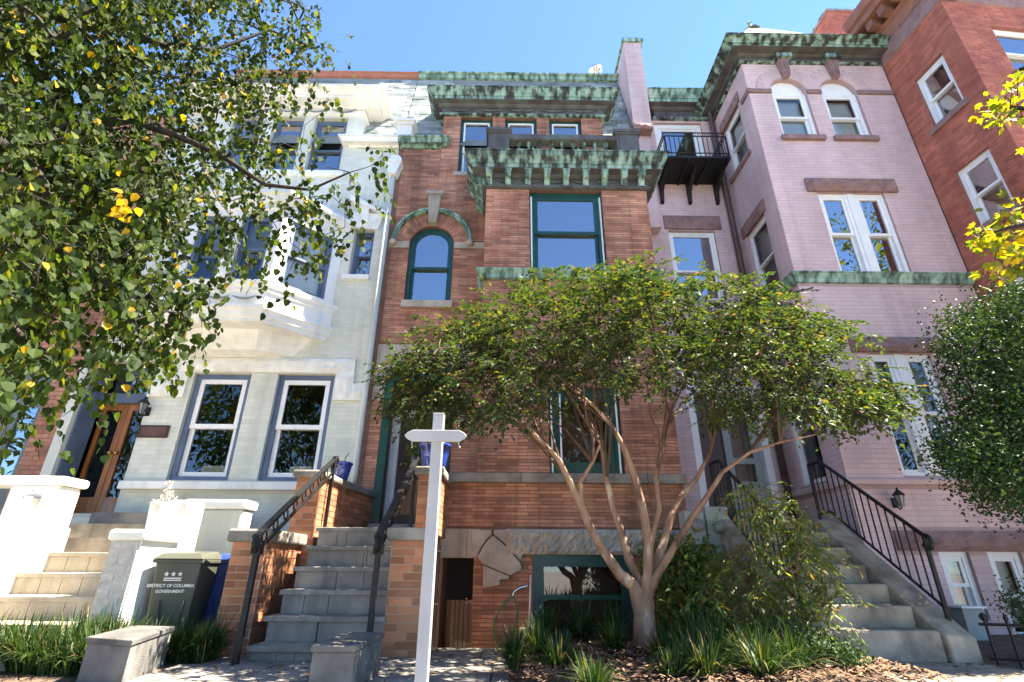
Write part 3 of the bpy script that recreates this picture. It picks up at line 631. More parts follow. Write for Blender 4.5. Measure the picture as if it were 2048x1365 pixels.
# ------------------------------------------------------------------ brick stoop
st = thing('brick_stoop', 'stone steps between brick piers leading up to the brick house door', 'stairs', (-1.6, 5.4, 0))
NZ = [(4.85+.235*k, .125+.2*k if k else .125) for k in range(6)]
SX0, SX1 = -2.08, -1.05
for k, (y, z) in enumerate(NZ):
    z = EYE-.6+.2*k; yb = 8.0 if k == 5 else NZ[k+1][0]+.08
    m = MB(); wbox(m, SX0-.03, SX1, y, yb, z-.045, z); m.build('tread', 'tread', st, bevel=.008)
    cuts = sorted([SX0]+[random.uniform(SX0+.2, SX1-.2) for _ in range(2)]+[SX1])
    for a, b in zip(cuts, cuts[1:]):
        m = MB(); zb = (z-.2+.0) if k else -.02
        wbox(m, a, b-.006, y+.03, y+.3, zb, z-.046); m.build('riser_stone', 'bluestone', st)
m = MB(); wbox(m, SX0, SX1, 6.15, 8.0, 0, EYE+.35); m.build('stair_core', 'bluestone', st)
def pier(parent, x0, x1, y0, y1, z0, z1, capz, side=None, L=.21, h=.068):
    m = MB(); wbox(m, x0, x1, y0, y1, z0, z1); b = m.build('pier_core', 'mortar_pale', parent)
    p = Pieces(b, 'brick', 'brick_pier', 140); lay(p, Fr((0, y0, 0)), x0, x1, z0, z1, [], L, h, .009, .006)
    lay(p, Fr((x1, 0, 0), (0, 1, 0)), y0, y1, z0, z1, [], L, h, .009, .006)
    p.flush()
    m = MB(); wbox(m, x0-.05, x1+.05, y0-.05, y1+.02, z1, capz); m.build('pier_cap', 'cap_stone', parent, bevel=.02)
pier(st, -1.06, -.76, 5.1, 5.5, 0, EYE+.225, EYE+.34)
m = MB(); wbox(m, -1.055, -.87, 5.53, 7.19, -.42, EYE+.34); sw_ = m.build('side_wall_core', 'mortar_pale', st); p = Pieces(sw_, 'brick', 'brick_pier', 60); lay(p, Fr((-.87, 0, 0), (0, 1, 0)), 5.53, 7.19, -.42, EYE+.34, [], .21, .068, .009, .006); p.flush()
pier(st, -2.60, -2.28, 5.25, 6.15, 0, EYE+.21, EYE+.325)
pier(st, -2.46, -2.17, 6.16, 6.95, 0, EYE+.96, EYE+1.04)
# right parapet of the landing
pier(st, -1.05, -.80, 6.25, 7.18, EYE+.345, EYE+1.01, EYE+1.11)
# curved end of the left parapet, running to the facade
P2 = Fr((-2.17, 6.96, 0), (.15, 1.08, 0))
m = MB(); m.box(P2, 0, 1.08, 0, EYE+.95, -.25, 0); b = m.build('parapet_core', 'mortar_red', st); p = Pieces(b, 'brick', 'brick_pier', 80); lay(p, P2, 0, 1.08, EYE+.4, EYE+.95, [], .21, .068, .009, .006); p.flush()
m = MB(); m.box(P2, -.02, 1.12, EYE+.951, EYE+1.045, -.27, .05); m.build('parapet_cap', 'cap_stone', st, bevel=.015)

# wrought iron handrails of the stoop
def handrail(name, label, x, y0, z0, y1, z1, yt, zt):
    h = thing(name, label, 'handrail', (x, y0, z0), 'iron handrails of the brick stoop')
    m = MB(); m.box(Fr((x, y0, 0)), -.022, .022, z0-.02, z1, -.022, .022); m.build('post', 'iron', h)
    m = MB(); m.box(Fr((x, yt, 0)), -.018, .018, EYE+.40, zt, -.018, .018); m.build('post', 'iron', h)
    d = np.array([0, yt-y0+.12, zt-z1]); a = np.array([x, y0-.06, z1])
    F2 = Fr(a+np.array([.0, 0, 0]), (0, d[1], d[2]), np.cross((1, 0, 0), (0, d[1], d[2]))); ln = np.linalg.norm(d)
    m = MB(); m.box(F2, -.02, ln, -.008, .016, -.03, .03); m.build('top_rail', 'iron', h)
    m = MB(); m.box(F2, .02, ln-.05, -.14, -.12, -.015, .015); m.build('lower_rail', 'iron', h)
    for k in range(9):
        c = F2.P(ln*(k+.6)/9.3, -.065, 0); m = MB()
        m.tube([F2.P(ln*(k+.6)/9.3+.045*math.cos(t), -.065+.045*math.sin(t), 0) for t in np.linspace(0, 2*math.pi, 11)], .009, 5, False); m.build('scroll_ring', 'iron', h)
    m = MB(); m.tube([F2.P(.0-.05*math.sin(t)*1.2, .0-.06+.06*math.cos(t), 0) for t in np.linspace(0, 4.2, 9)], .022, 6); m.build('scroll_end', 'iron', h)
    m = MB(); m.tube([F2.P(ln+.05*math.sin(t), -.055+.06*math.cos(t), 0) for t in np.linspace(0, 3.6, 8)], .016, 6); m.build('scroll_end', 'iron', h)
    m = MB(); m.box(Fr((x, y0, 0)), -.04, .04, z1-.14, z1-.06, -.035, .035); m.build('post_collar', 'iron', h)
handrail('iron_handrail', 'black iron handrail with scroll rings beside the dappled brick pier', -2.12, 4.72, .0, None, EYE+.23, 6.35, EYE+1.24)
handrail('iron_handrail', 'black iron handrail with scroll rings rising to the front door of the brick house', -1.12, 4.85, .12, None, EYE+.24, 6.35, EYE+1.24)
def pot(name, label, c, r, h, m, plant=None):
    t = thing(name, label, 'planter', c)
    MB().lathe(c, [(r*.62, 0), (r*.70, h*.08), (r*.86, h*.55), (r*.97, h*.86), (r*1.06, h*.88), (r*1.06, h*.97), (r*.98, h), (r*.9, h*.98), (r*.88, h*.9), (.01, h*.89)], 22).build('pot_body', m, t, True)
    return t
bp_ = pot('plant_pot', 'small round cobalt blue glazed pot on the left parapet of the brick stoop', (-2.24, 7.05, EYE+1.05), .135, .245, 'glaze_blue')
MB().tube([(-2.22, 7.05, EYE+1.26), (-2.20, 7.02, EYE+1.36), (-2.15, 7.0, EYE+1.42)], .006, 5).build('dry_stem', 'twig', bp_)
pot('plant_pot', 'large blue glazed pot behind the white sign post', (-.93, 6.62, EYE+1.112), .20, .35, 'glaze_blue')

# ------------------------------------------------------------------ white house
hw = thing('white_row_house', 'white painted brick row house with a projecting oriel and blue trim', 'house', (-5, 8, 0))
WL = FR_.u(128, 850)
ZW3 = FR_.v(600, 232); UW3R = FR_.u(716, 300); UW3L = FR_.u(470, 300)
GW = [(FR_.u(362, 850), FR_.u(481, 850), FR_.v(400, 961), FR_.v(450, 747)), (FR_.u(536.5, 850), FR_.u(655, 850), FR_.v(400, 961), FR_.v(450, 747))]
DWH = (FR_.u(138, 880), FR_.u(272, 880), EYE+.70, FR_.v(250, 722))
NW = (FR_.u(703, 505), FR_.u(744, 505), FR_.v(722, 553), FR_.v(728, 458))
TW = [(FR_.u(620, 290), FR_.u(687, 290), FR_.v(645, 344), FR_.v(662, 236)), (FR_.u(536, 290), FR_.u(598, 290), FR_.v(645, 344), FR_.v(662, 236)), (FR_.u(452, 290), FR_.u(514, 290), FR_.v(645, 344), FR_.v(662, 236))]
ow = wall(hw, FR_, [(WL, UB, 0, ZC), (UW3L-1.2, UW3R, ZC, ZW3)], GW+[DWH, NW]+TW, 'joint_white')
pw = Pieces(ow, 'brick', 'paint_white')
# extents of the oriel
OYF = YR-.78; OF = front(OYF); OUR = OF.u(531, 590); OWR = FR_.u(667, 600); OUC = FR_.u(462, 700); OUL = 2*OUC-OUR; OWL = 2*OUC-OWR
OZ0 = FR_.v(520, 717); OZ1 = OF.v(460, 612); OZ2 = OF.v(460, 565); OZT = OF.v(470, 420)
lw = (FR_.v(540, 746), FR_.v(540, 718)); wtb = (FR_.v(420, 981), FR_.v(420, 965))
wh = GW+[DWH, NW]+TW+[(OWL, OWR, OZ1, OZT+.2), (FR_.u(372, 730), FR_.u(709, 730), *lw), (DWH[1], UB, *wtb)]
lay(pw, FR_, WL, UB-.04, 0, ZC, wh, .21, .072, .006, .0022, .0018); lay(pw, FR_, UW3L-1.2, UW3R, ZC, ZW3, wh, .21, .072, .006, .0022, .0018)
pw.flush()
for r in GW:
    window(hw, FR_, r, 'trim_blue', 'sash_white', .085, .075, .10, .50, glass='glass_dim', depth=1.2)
    m = MB(); m.box(FR_, r[0]+.35, r[1]-.25, r[2]+.16, r[2]+.27, -.35, -.28); m.build('radiator_cover', 'shade', hw)
window(hw, FR_, NW, 'trim_blue', 'trim_blue', .05, .03, .16, .5, blind=.75)
m = MB(); m.box(FR_, NW[0]-.09, NW[1]+.02, NW[2]-.09, NW[2], -.1, .07); m.build('window_sill', 'trim_white', hw)
for r in TW: window(hw, FR_, r, 'trim_blue', 'trim_blue', .07, .035, .13, .45, blind=.28, room='room_light')
m = MB(); m.box(FR_, TW[2][0]-.1, TW[0][1]+.1, TW[0][2]-.12, TW[0][2], -.1, .05); m.build('window_sill', 'trim_white', hw)
# rock-faced stone around the ground floor windows
for k, (x0, x1, y0, y1) in enumerate(((365, 711, 718, 746), (339, 374, 745, 795), (300, 345, 763, 795), (671, 707, 747, 802), (704, 733, 769, 803))):
    m = MB(); rough_block(m, FR_, FR_.u(x0, (y0+y1)/2), FR_.u(x1, (y0+y1)/2), FR_.v((x0+x1)/2, y1), FR_.v((x0+x1)/2, y0), -.02, .055+.004*k, max(3, int((x1-x0)/14)), 4, .022, 20+k); m.build('rough_lintel' if not k else 'stone_block', 'stone_white', hw)
m = MB(); m.box(FR_, DWH[1]+.01, UB-.05, wtb[0], wtb[1], -.02, .11); m.build('water_table', 'trim_white', hw, bevel=.012)
m = MB(); m.prism(FR_, pxpoly(FR_, [(693, 428), (769, 432), (757, 462), (707, 458)])[::-1], -.01, .05); m.prism(FR_, pxpoly(FR_, [(723, 418), (741, 418), (737, 450), (727, 450)])[::-1], .05, .09); m.build('carved_lintel', 'stone_white', hw)
# downspout along the party line
dp = [FR_.P(UB-.02, FR_.v(797, 350), .10), FR_.P(UB-.02, EYE+1.3, .10), FR_.P(UB-.02, EYE+1.15, .10)]
MB().tube(dp, .05, 10).build('downspout', 'paint_white', hw, True)
zn = FR_.v(797, 350); m = MB(); m.prism(FR_, [(UB-.10, zn-.15), (UB+.06, zn-.15), (UB+.12, zn+.12), (UB-.16, zn+.12)], .02, .22); m.box(FR_, UB-.18, UB+.14, zn+.12, zn+.18, 0, .24)
a_ = arc(UB-.15, UB+.11, zn+.30, .13, 8); m.prism(FR_, [(UB-.15, zn+.18), (UB+.11, zn+.18)]+a_[::-1], 0, .10); m.build('conductor_head', 'trim_white', hw)
# front door
m = MB(); dz = DWH[2]; ztr = FR_.v(230, 788)
m.box(FR_, DWH[0], DWH[0]+.03, dz, DWH[3], -.5, .02); FDX = front(YR+.42).u(176, 900); FDR = 2*front(YR+.42).u(229, 905)-FDX; m.box(FR_, DWH[0]+.03, FDX, dz, DWH[3], -.5, -.33); m.box(FR_, FDR, FDR+.06, dz, DWH[3], -.5, -.30); m.box(FR_, FDX, FDR, DWH[3]-.10, DWH[3], -.5, -.33); m.box(FR_, FDX, FDR, ztr-.06, ztr+.10, -.5, -.30); m.build('door_frame', 'trim_blue', hw)
fd0 = front(YR+.42).u(176, 900); mid = front(YR+.42).u(229, 905); fd1 = 2*mid-fd0
for a, b in ((fd0, mid-.004), (mid+.004, fd1)):
    m = MB(); s = .085; m.box(FR_, a, a+s, dz, ztr-.06, -.46, -.41); m.box(FR_, b-s, b, dz, ztr-.06, -.46, -.41); m.box(FR_, a+s, b-s, ztr-.06-s*1.2, ztr-.06, -.46, -.412); m.box(FR_, a+s, b-s, dz, dz+.28, -.46, -.412); lf = m.build('door_leaf', 'wood_door', hw)
    m = MB(); m.box(FR_, a+s, b-s, dz+.28, ztr-.06-s*1.2, -.445, -.435); m.build('pane', 'glass_dim', lf)
    MB().lathe(FR_.P(mid+(-.05 if a < mid-.1 else .05), dz+.98, -.38), [(.01, -.03), (.03, -.015), (.03, .015), (.01, .03)], 8).build('door_knob', 'brass', lf, True)
m = MB(); m.box(FR_, fd0, fd1, ztr+.10, DWH[3]-.10, -.43, -.42); m.build('transom_pane', 'glass', hw)
m = MB(); q = [FR_.P(u, v, n) for n in (-.47, -1.8) for u, v in ((fd0, dz), (fd1, dz), (fd1, DWH[3]), (fd0, DWH[3]))]; m.add(q, [(4, 5, 6, 7), (0, 4, 7, 3), (1, 2, 6, 5), (0, 1, 5, 4), (3, 7, 6, 2)]); m.build('room_interior', 'room', hw)
m = MB(); m.box(FR_, WL, DWH[0]-.005, 0, DWH[3]+.25, .003, .10); m.build('door_pilaster', 'paint_white', hw)
# ---- oriel: a canted bay on a curved corbel
def ring(k, z, back=0.):
    """plan of the oriel scaled out by k from the wall: back-left, front-left, front-right, back-right"""
    d = .78*k; c = (OWR-OWL)/2; f = (OUR-OUL)/2
    cw = f+(c-f)*k if k < 1 else c+(k-1)*.78; fw = f*(.55+.45*k) if k < 1 else f+(k-1)*.55
    return [np.array(FR_.P(OUC-cw, z, -back)), np.array(FR_.P(OUC-fw, z, d)), np.array(FR_.P(OUC+fw, z, d)), np.array(FR_.P(OUC+cw, z, -back))]
def rings(rows, name, m, parent, cap=True):
    vs = [p for k, z in rows for p in ring(k, z)]; fs = [(i*4+j, i*4+j+1, i*4+j+5, i*4+j+4) for i in range(len(rows)-1) for j in range(3)]
    if cap: fs += [(3, 2, 1, 0), tuple((len(rows)-1)*4+j for j in range(4))]
    mb = MB(); mb.add(vs, fs); return mb.build(name, m, parent)
orl = rings([(.05, OZ0), (.35, OZ0+.04), (.42, OZ0+.10), (.55, OZ0+.22), (.64, OZ0+.32), (.66, OZ0+.34), (.80, OZ0+.52), (.92, OZ1-.27)], 'oriel_corbel', 'trim_white', hw)
rings([(.94, OZ1-.26), (.98, OZ1-.25), (.98, OZ1-.19), (1.03, OZ1-.17), (1.05, OZ1-.08), (1.09, OZ1-.06), (1.10, OZ1), (1.03, OZ1+.01), (1.03, OZ1+.25), (1.07, OZ1+.27), (1.07, OZ1+.32), (1.12, OZ1+.35), (1.14, OZ1+.42), (1.03, OZ1+.43)], 'oriel_apron', 'trim_white', hw)
OZW = OZ1+.43
garlands(hw, front(OYF-.03), OUL+.2, OUR-.1, OZ1+.17, 3, .06, 'garland_blue', .02)
# walls of the oriel with windows on the three sides
r1 = ring(1, 0)
ofr = [Fr(r1[0], r1[1]-r1[0]), Fr(r1[1], r1[2]-r1[1]), Fr(r1[2], r1[3]-r1[2])]
for k, f in enumerate(ofr):
    ln = np.linalg.norm(r1[k+1]-r1[k])
    hs = [(.17, ln-.17, OZW+.06, OZT-.12)] if k != 1 else [(.16, ln/2-.10, OZW+.06, OZT-.12), (ln/2+.10, ln-.16, OZW+.06, OZT-.12)]
    wall(hw, f, [(0, ln, OZW-.01, OZT)], hs, 'trim_white', 'oriel_wall')
    for h in hs: window(hw, f, h, 'trim_blue', 'trim_blue', .05, .035, .06, .48, blind=(1. if k == 2 else .6), room='room_light', depth=.4, glass='glass_dim')
rings([(1.0, OZT-.001), (1.04, OZT+.02), (1.04, OZT+.10), (1.12, OZT+.16), (1.16, OZT+.26), (1.20, OZT+.27), (1.20, OZT+.33)], 'oriel_cornice', 'trim_white', hw)
rings([(1.18, OZT+.331), (.45, OZT+.75), (.30, OZT+.80)], 'oriel_roof', 'trim_white', hw)
m = MB(); m.prism(FR_, pxpoly(FR_, [(705, 398), (735, 411), (778, 432), (776, 438), (733, 419), (703, 408)])[::-1], 0, .12); m.build('hood_moulding', 'trim_white', hw)
# cornice of the top floor
zt3 = front(YR-.5).v(640, 168)
w1_, w2_ = cornice(hw, FR_, UW3L-1.2, UW3R, ZW3, zt3, .50, back=.9, mats=('trim_white',)*3, left=False)
garlands(hw, FR_, UW3L-.6, UW3R-.12, (w1_+w2_)/2+.08, 5, .10, 'garland_blue')
m = MB(); wbox(m, UW3R-.05, UW3R-.001, YR+.01, YR+1.2, ZC-.2, zt3-.1); m.build('dormer_cheek', 'trim_white', hw)
m = MB(); m.quad(FR_.P(UW3L-1.3, zt3, .35), FR_.P(UW3R+.35, zt3, .35), FR_.P(UW3R+.35, zt3+.15, -1.2), FR_.P(UW3L-1.3, zt3+.15, -1.2)); m.build('dormer_roof', 'slate', hw)
UCL = FR_.u(705, 285)
small_cornice(hw, UCL, UB-.0, 'trim_white', 'trim_white', True, False)
m = MB(); a, b = FR_.u(795, 250), FR_.u(830, 250); z0, z1 = FR_.v(812, 270), front(YR-.2).v(812, 236); m.box(FR_, a+.03, b-.03, zc1-.05, z1-.12, -.25, .12); m.box(FR_, a-.01, b+.01, z1-.12, z1-.06, -.28, .16); m.box(FR_, a-.04, b+.04, z1-.06, z1, -.30, .20); m.build('parapet_block', 'trim_white', hw)
m = MB(); m.quad(SL.P(UW3L-1.2, 0), SL.P(UB, 0), SL.P(UB, SLH), SL.P(UW3L-1.2, SLH)); msw = m.build('mansard_roof', 'slate', hw); slates(msw, UW3R-.1, UB-.003)
m = MB(); m.sweep(rt, [(.0, ZRT-.04), (.06, ZRT-.02), (.06, ZRT+.10), (.10, ZRT+.12)], UW3L-1.2, UB-.01, .3, False, False); m.build('roof_ridge', 'roof_red', hw)
m = MB(); wbox(m, WL, UB-.02, YR+1.3, YR+9, 0, ZRT-.1); wbox(m, WL+.05, WL+.1, YR+.02, YR+1.3, 0, ZC); wbox(m, UB-.1, UB-.04, YR+.02, YR+1.3, 0, ZC-.1); m.build('house_body', 'joint_white', hw)
# wall lantern and plaque by the door
def lantern(name, label, fr, u, z, s=1.):
    t = thing(name, label, 'lantern', fr.P(u, z, 0)); c = fr.P(u, z, .16*s)
    m = MB(); m.box(fr, u-.04*s, u+.04*s, z-.10*s, z+.06*s, 0, .02); m.build('back_plate', 'iron', t)
    MB().tube([fr.P(u, z-.06*s, .02), fr.P(u, z-.13*s, .10*s), c+np.array([0, 0, -.11*s])], .012*s, 6).build('arm', 'iron', t)
    MB().lathe(c, [(.035*s, -.10*s), (.075*s, .08*s)], 6).build('glass_body', 'lamp_glass', t)
    MB().lathe(c, [(.095*s, .08*s), (.10*s, .095*s), (.05*s, .15*s), (.02*s, .17*s), (.025*s, .19*s), (.005*s, .22*s)], 6).build('lantern_roof', 'iron', t)
    m = MB()
    for k in range(6):
        a = 2*math.pi*k/6; m.tube([c+np.array((.035*s*math.cos(a), .035*s*math.sin(a), -.10*s)), c+np.array((.076*s*math.cos(a), .076*s*math.sin(a), .08*s))], .006*s, 4)
    m.build('cage', 'iron', t)
lantern('wall_lantern', 'small black wall lantern beside the wooden double door', FR_, *FR_.uv(297, 822), .9)
u, v = FR_.uv(309, 864); pq = thing('house_plaque', 'brown rectangular plaque on the white wall under the lantern', 'plaque', FR_.P(u, v, .01))
m = MB(); m.box(FR_, u-.235, u+.235, v-.10, v+.10, .006, .035); m.build('plate', 'plaque', pq, bevel=.006)
for a, b, c, d in ((-.22, .22, .075, .088), (-.22, .22, -.088, -.075), (-.22, -.207, -.075, .075), (.207, .22, -.075, .075)):
    m = MB(); m.box(FR_, u+a, u+b, v+c, v+d, .034, .042); m.build('raised_border', 'plaque_mark', pq)

# ------------------------------------------------------------------ white stoop
ws = thing('white_stoop', 'pale stone steps with white painted side walls leading to the wooden door', 'stairs', (-4.5, 5.6, 0))
WX0, WX1 = -4.60, -3.575
stp = [(5.60-.29*k, EYE+.115-.185*k) for k in range(5)]
for k, (y, z) in enumerate(stp):
    m = MB(); wbox(m, WX0-.0, WX1, y, y+(.4 if k else 1.5), z-.04, z); m.build('tread', 'limestone', ws, bevel=.006)
    x = WX0
    while x < WX1-.01:
        l = min(random.uniform(.18, .34), WX1-x); m = MB(); wbox(m, x, x+l-.006, y+.025, y+.3, max(-.02, z-.19), z-.041); m.build('riser_stone', 'limestone', ws); x += l
for k, (y, z) in enumerate(((6.9, EYE+.31), (7.2, EYE+.50))):
    m = MB(); wbox(m, -5.9, WX1-.3, y, 8.5, z-.25, z-.001); m.build('upper_step', 'concrete', ws)
m = MB(); wbox(m, -5.95, WX1-.3, 7.75, 8.6, EYE+.49, EYE+.69); m.build('door_threshold', 'bluestone', ws)
m = MB(); wbox(m, -5.9, WX1-.3, 6.0, 8.0, 0, EYE+.07); m.build('landing_core', 'concrete', ws)
def rbox(parent, name, mm, *a, bv=.03):
    m = MB(); wbox(m, *a); return m.build(name, mm, parent, bevel=bv)
# left side wall: low run beside the steps, balustrade above
cap_z = EYE+.84
rbox(ws, 'side_wall', 'trim_white', -5.15, WX0, 4.0, 5.80, 0, EYE+.36)
rbox(ws, 'end_pier', 'trim_white', -5.12, WX0-.002, 5.47, 5.76, EYE+.34, cap_z-.09)
rbox(ws, 'balustrade_cap', 'trim_white', -8.4, WX0+.04, 5.43, 5.80, cap_z-.09, cap_z)
rbox(ws, 'balustrade_base', 'trim_white', -8.4, -5.15, 5.44, 5.79, 0, EYE+.36)
for x in (-5.62, -6.12, -6.62, -7.12): rbox(ws, 'balustrade_post', 'trim_white', x-.11, x+.11, 5.49, 5.74, EYE+.36, cap_z-.09, bv=.01)
# right side: brick pier and low walls
pr = MB(); wbox(pr, WX1, WX1+.26, 5.0, 5.55, 0, EYE+.20); b = pr.build('pier_core', 'joint_white', ws)
p = Pieces(b, 'brick', 'clay_grey', 120); lay(p, Fr((0, 5.0, 0)), WX1, WX1+.26, 0, EYE+.20, [], .21, .068, .009, .006); p.flush()
rbox(ws, 'pier_face', 'trim_white', WX1+.26, WX1+.275, 5.002, 5.55, 0, EYE+.20, bv=0)
rbox(ws, 'pier_cap', 'trim_white', WX1-.03, WX1+.32, 4.96, 5.58, EYE+.202, EYE+.30)
rbox(ws, 'tall_pier', 'trim_white', WX1+.03, WX1+.27, 5.60, 5.90, 0, EYE+.63)
rbox(ws, 'low_wall', 'paint_white', -3.72, -3.05, 6.25, 6.5, 0, EYE+.60)
rbox(ws, 'low_wall_cap', 'trim_white', -3.75, -3.02, 6.21, 6.54, EYE+.601, EYE+.71)
def planter_stone(c, lab):
    t = thing('stone_planter', lab, 'planter', c); s = .125
    MB().lathe(c, [(s*.85, 0), (s*.9, .03), (s, .24), (s*1.03, .27), (s*.9, .27), (s*.85, .22), (.01, .215)], 16).build('pot_body', 'clay_grey', t, True)
    r2 = np.random.default_rng(int(abs(c[0])*100)); n = 150; hh = r2.random(n)**1.2; q = np.array(c)+np.column_stack((r2.normal(0, .055, n)*(1.15-hh), r2.normal(0, .055, n)*(1.15-hh), .2+hh*.26))
    leaves(t, q, r2, (.035, .06), 'narrow', 'clay_grey', -.7, up=0)
    return t


# ------------------------------------------------------------------ red house beyond the white one
hl = thing('far_row_house', 'red brick row house with green door leaves beyond the white house', 'house', (-10, 8, 0))
FL0 = WL-.01; LD = (FL0-1.75, FL0-.45, EYE+.5, FR_.v(60, 720)); LW = (FL0-3.4, FL0-2.2, EYE+1, EYE+3)
wl2 = wall(hl, FR_, [(-13, FL0, 0, 9.5)], [LD, LW], 'mortar_red'); p = Pieces(wl2, 'brick', 'brick_red', 200); lay(p, FR_, -13, FL0, EYE+.0, 9.4, [LD, LW], .22, .07, .008, .006); p.flush()
m = MB(); m.box(FR_, LD[0], LD[1], LD[3]-.1, LD[3], -.3, -.05); m.box(FR_, LD[0], LD[0]+.1, LD[2], LD[3]-.1, -.3, -.05); m.box(FR_, LD[1]-.1, LD[1], LD[2], LD[3]-.1, -.3, -.05); m.build('door_frame', 'door_green', hl)
for a, b in ((LD[0]+.1, (LD[0]+LD[1])/2-.004), ((LD[0]+LD[1])/2+.004, LD[1]-.1)):
    m = MB(); s = .12; m.box(FR_, a, a+s, LD[2], LD[3]-.6, -.25, -.2); m.box(FR_, b-s, b, LD[2], LD[3]-.6, -.25, -.2); m.box(FR_, a+s, b-s, LD[2], LD[2]+.7, -.25, -.201); m.box(FR_, a+s, b-s, LD[3]-.75, LD[3]-.6, -.25, -.201); lf = m.build('door_leaf', 'door_green', hl)
    m = MB(); m.box(FR_, a+s, b-s, LD[2]+.7, LD[3]-.75, -.24, -.23); m.build('pane', 'glass', lf)
m = MB(); m.box(FR_, LD[0]+.1, LD[1]-.1, LD[3]-.6, LD[3]-.1, -.25, -.2); m.build('transom', 'door_green', hl)
m = MB(); q = [FR_.P(u, v, n) for n in (-.3, -1.5) for u, v in ((LD[0], LD[2]), (LD[1], LD[2]), (LD[1], LD[3]), (LD[0], LD[3]))]; m.add(q, [(4, 5, 6, 7), (0, 4, 7, 3), (1, 2, 6, 5), (0, 1, 5, 4), (3, 7, 6, 2)]); m.build('room_interior', 'room', hl)
window(hl, FR_, LW, 'door_green', 'door_green')
m = MB(); wbox(m, -13, FL0-.01, YR+.5, YR+9, 0, 9.4); wbox(m, -13, -12.9, YR+.01, YR+.5, 0, 9.4); m.build('house_body', 'mortar_red', hl)
# ------------------------------------------------------------------ pink house
hp = thing('pink_row_house', 'pink painted brick row house with a square corner bay and green cornice', 'house', (5, 8, 0))
PL, PR_ = FP.u(1591, 552), FP.u(1938, 552)
ZPT = FP.v(1620, 131)
FPS = Fr((PL, YP, 0), (0, -1, 0)); DEP = YPR-YP          # left flank of the bay; u runs from -DEP (back) to 0 (front)
AWS = [(FP.u(1551, 215), FP.u(1622, 215)), (FP.u(1652, 215), FP.u(1724, 215))]
asp = FP.v(1625, 184); az0 = FP.v(1650, 275); ar = (AWS[0][1]-AWS[0][0])/2
AWR = [(a, b, az0, asp+ar) for a, b in AWS]
M2 = (FP.u(1659, 470), FP.u(1797, 470), FP.v(1750, 549), FP.v(1705, 387))
G2 = (FP.u(1782, 868), FP.u(1915, 868), FP.v(1850, 952), FP.v(1810, 708))
CW = [(FP.u(1893, 1160), FP.u(1955, 1160), EYE-.55, FP.v(1900, 1104)), (FP.u(1992, 1160), FP.u(2062, 1160), EYE-.8, FP.v(1990, 1104))]
pwl = wall(hp, FP, [(PL, PR_, 0, ZPT)], AWR+[M2, G2]+CW, 'joint_pink')
pp = Pieces(pwl, 'brick', 'paint_pink')
def aring(v, a, b, z, r): return ((a+b)/2-math.sqrt(max(0, r*r-(v-z)**2)), (a+b)/2+math.sqrt(max(0, r*r-(v-z)**2))) if z < v < z+r else None
ro_ = ar+.30
for a, b in AWS:
    mb = MB(); ap = arc(a, b, asp, ar, 18)
    for k in range(18): mb.quad(FP.P(*ap[k]), FP.P(ap[k][0], asp+ar), FP.P(ap[k+1][0], asp+ar), FP.P(*ap[k+1])); mb.quad(FP.P(*ap[k]), FP.P(*ap[k+1]), FP.P(*ap[k+1], -.14), FP.P(*ap[k], -.14))
    mb.build('arch_spandrel', 'joint_pink', hp)
    for k in range(34):
        t = math.pi*(k+.5)/34
        if (a+b)/2-ro_*math.cos(t) > (AWS[0][0]+AWS[1][1])/2 and a < AWS[0][0]+.01 and k > 16 and ((a+b)/2-(ar+.15)*math.cos(t)) > (AWS[0][1]+AWS[1][0])/2: continue
        if a > AWS[0][0]+.01 and (a+b)/2-(ar+.15)*math.cos(t) < (AWS[0][1]+AWS[1][0])/2: continue
        pp.add(FP, (a+b)/2-(ar+.15)*math.cos(t), asp+(ar+.15)*math.sin(t), .27, math.pi*(ar+.15)/34-.008, -.004, .012, math.pi-t)
imp = (FP.v(1520, 187), FP.v(1520, 180)); bel = (FP.v(1760, 569), FP.v(1760, 551)); l2 = (FP.v(1700, 386), FP.v(1700, 361)); l4 = (FP.v(1800, 706), FP.v(1800, 677)); wt_ = (FP.v(1760, 971), FP.v(1760, 956)); lb = (FP.v(1930, 1103), FP.v(1930, 1063))
ph = [M2, G2]+CW+[(PL-1, PR_+1, *bel), (FP.u(1613, 373), FP.u(1790, 373), *l2), (FP.u(1698, 690), FP.u(1908, 690), *l4), (PL-1, PR_+1, *wt_), (FP.u(1790, 1083), PR_, *lb), (PL-1, PR_+1, *imp)]
ph += [(a, b, az0, asp) for a, b in AWS]+[(lambda v, a=a, b=b: aring(v, a, b, asp, ro_)) for a, b in AWS]
lay(pp, FP, PL, PR_, 0, ZPT, ph, .21, .070, .006, .0024, .0018)
# flank
def fo(x0, x1, ya, yb, ym=None):
    ym = ym or (ya+yb)/2
    return FPS.u(x0, ym), FPS.u(x1, ym)
SWN = []
sw_u = (-1.20, -.45)
for z0, z1 in ((az0+.05, asp+.15), (M2[2], M2[3]-.1), (G2[2], G2[3]-.05)): SWN.append((sw_u[0], sw_u[1], z0, z1))
fl = wall(hp, FPS, [(-DEP, 0, 0, ZPT)], SWN, 'joint_pink', 'flank_wall')
lay(pp, FPS, -DEP, 0, 0, ZPT, SWN+[(-3, 1, *bel), (-3, 1, *wt_), (sw_u[0]-.1, sw_u[1]+.1, SWN[1][3], SWN[1][3]+.25), (sw_u[0]-.1, sw_u[1]+.1, SWN[0][3], SWN[0][3]+.25), (-.3, 1, *imp)], .21, .070, .006, .0024, .0018)
for r in SWN: window(hp, FPS, r, 'sash_white', 'sash_white', .06, .04, .08, .5, glass='glass_dim', blind=.5)
for r in SWN[:2]:
    m = MB(); rough_block(m, FPS, r[0]-.1, r[1]+.1, r[3], r[3]+.25, -.02, .05, 6, 3, .02, 40); m.build('rough_lintel', 'brownstone', hp)
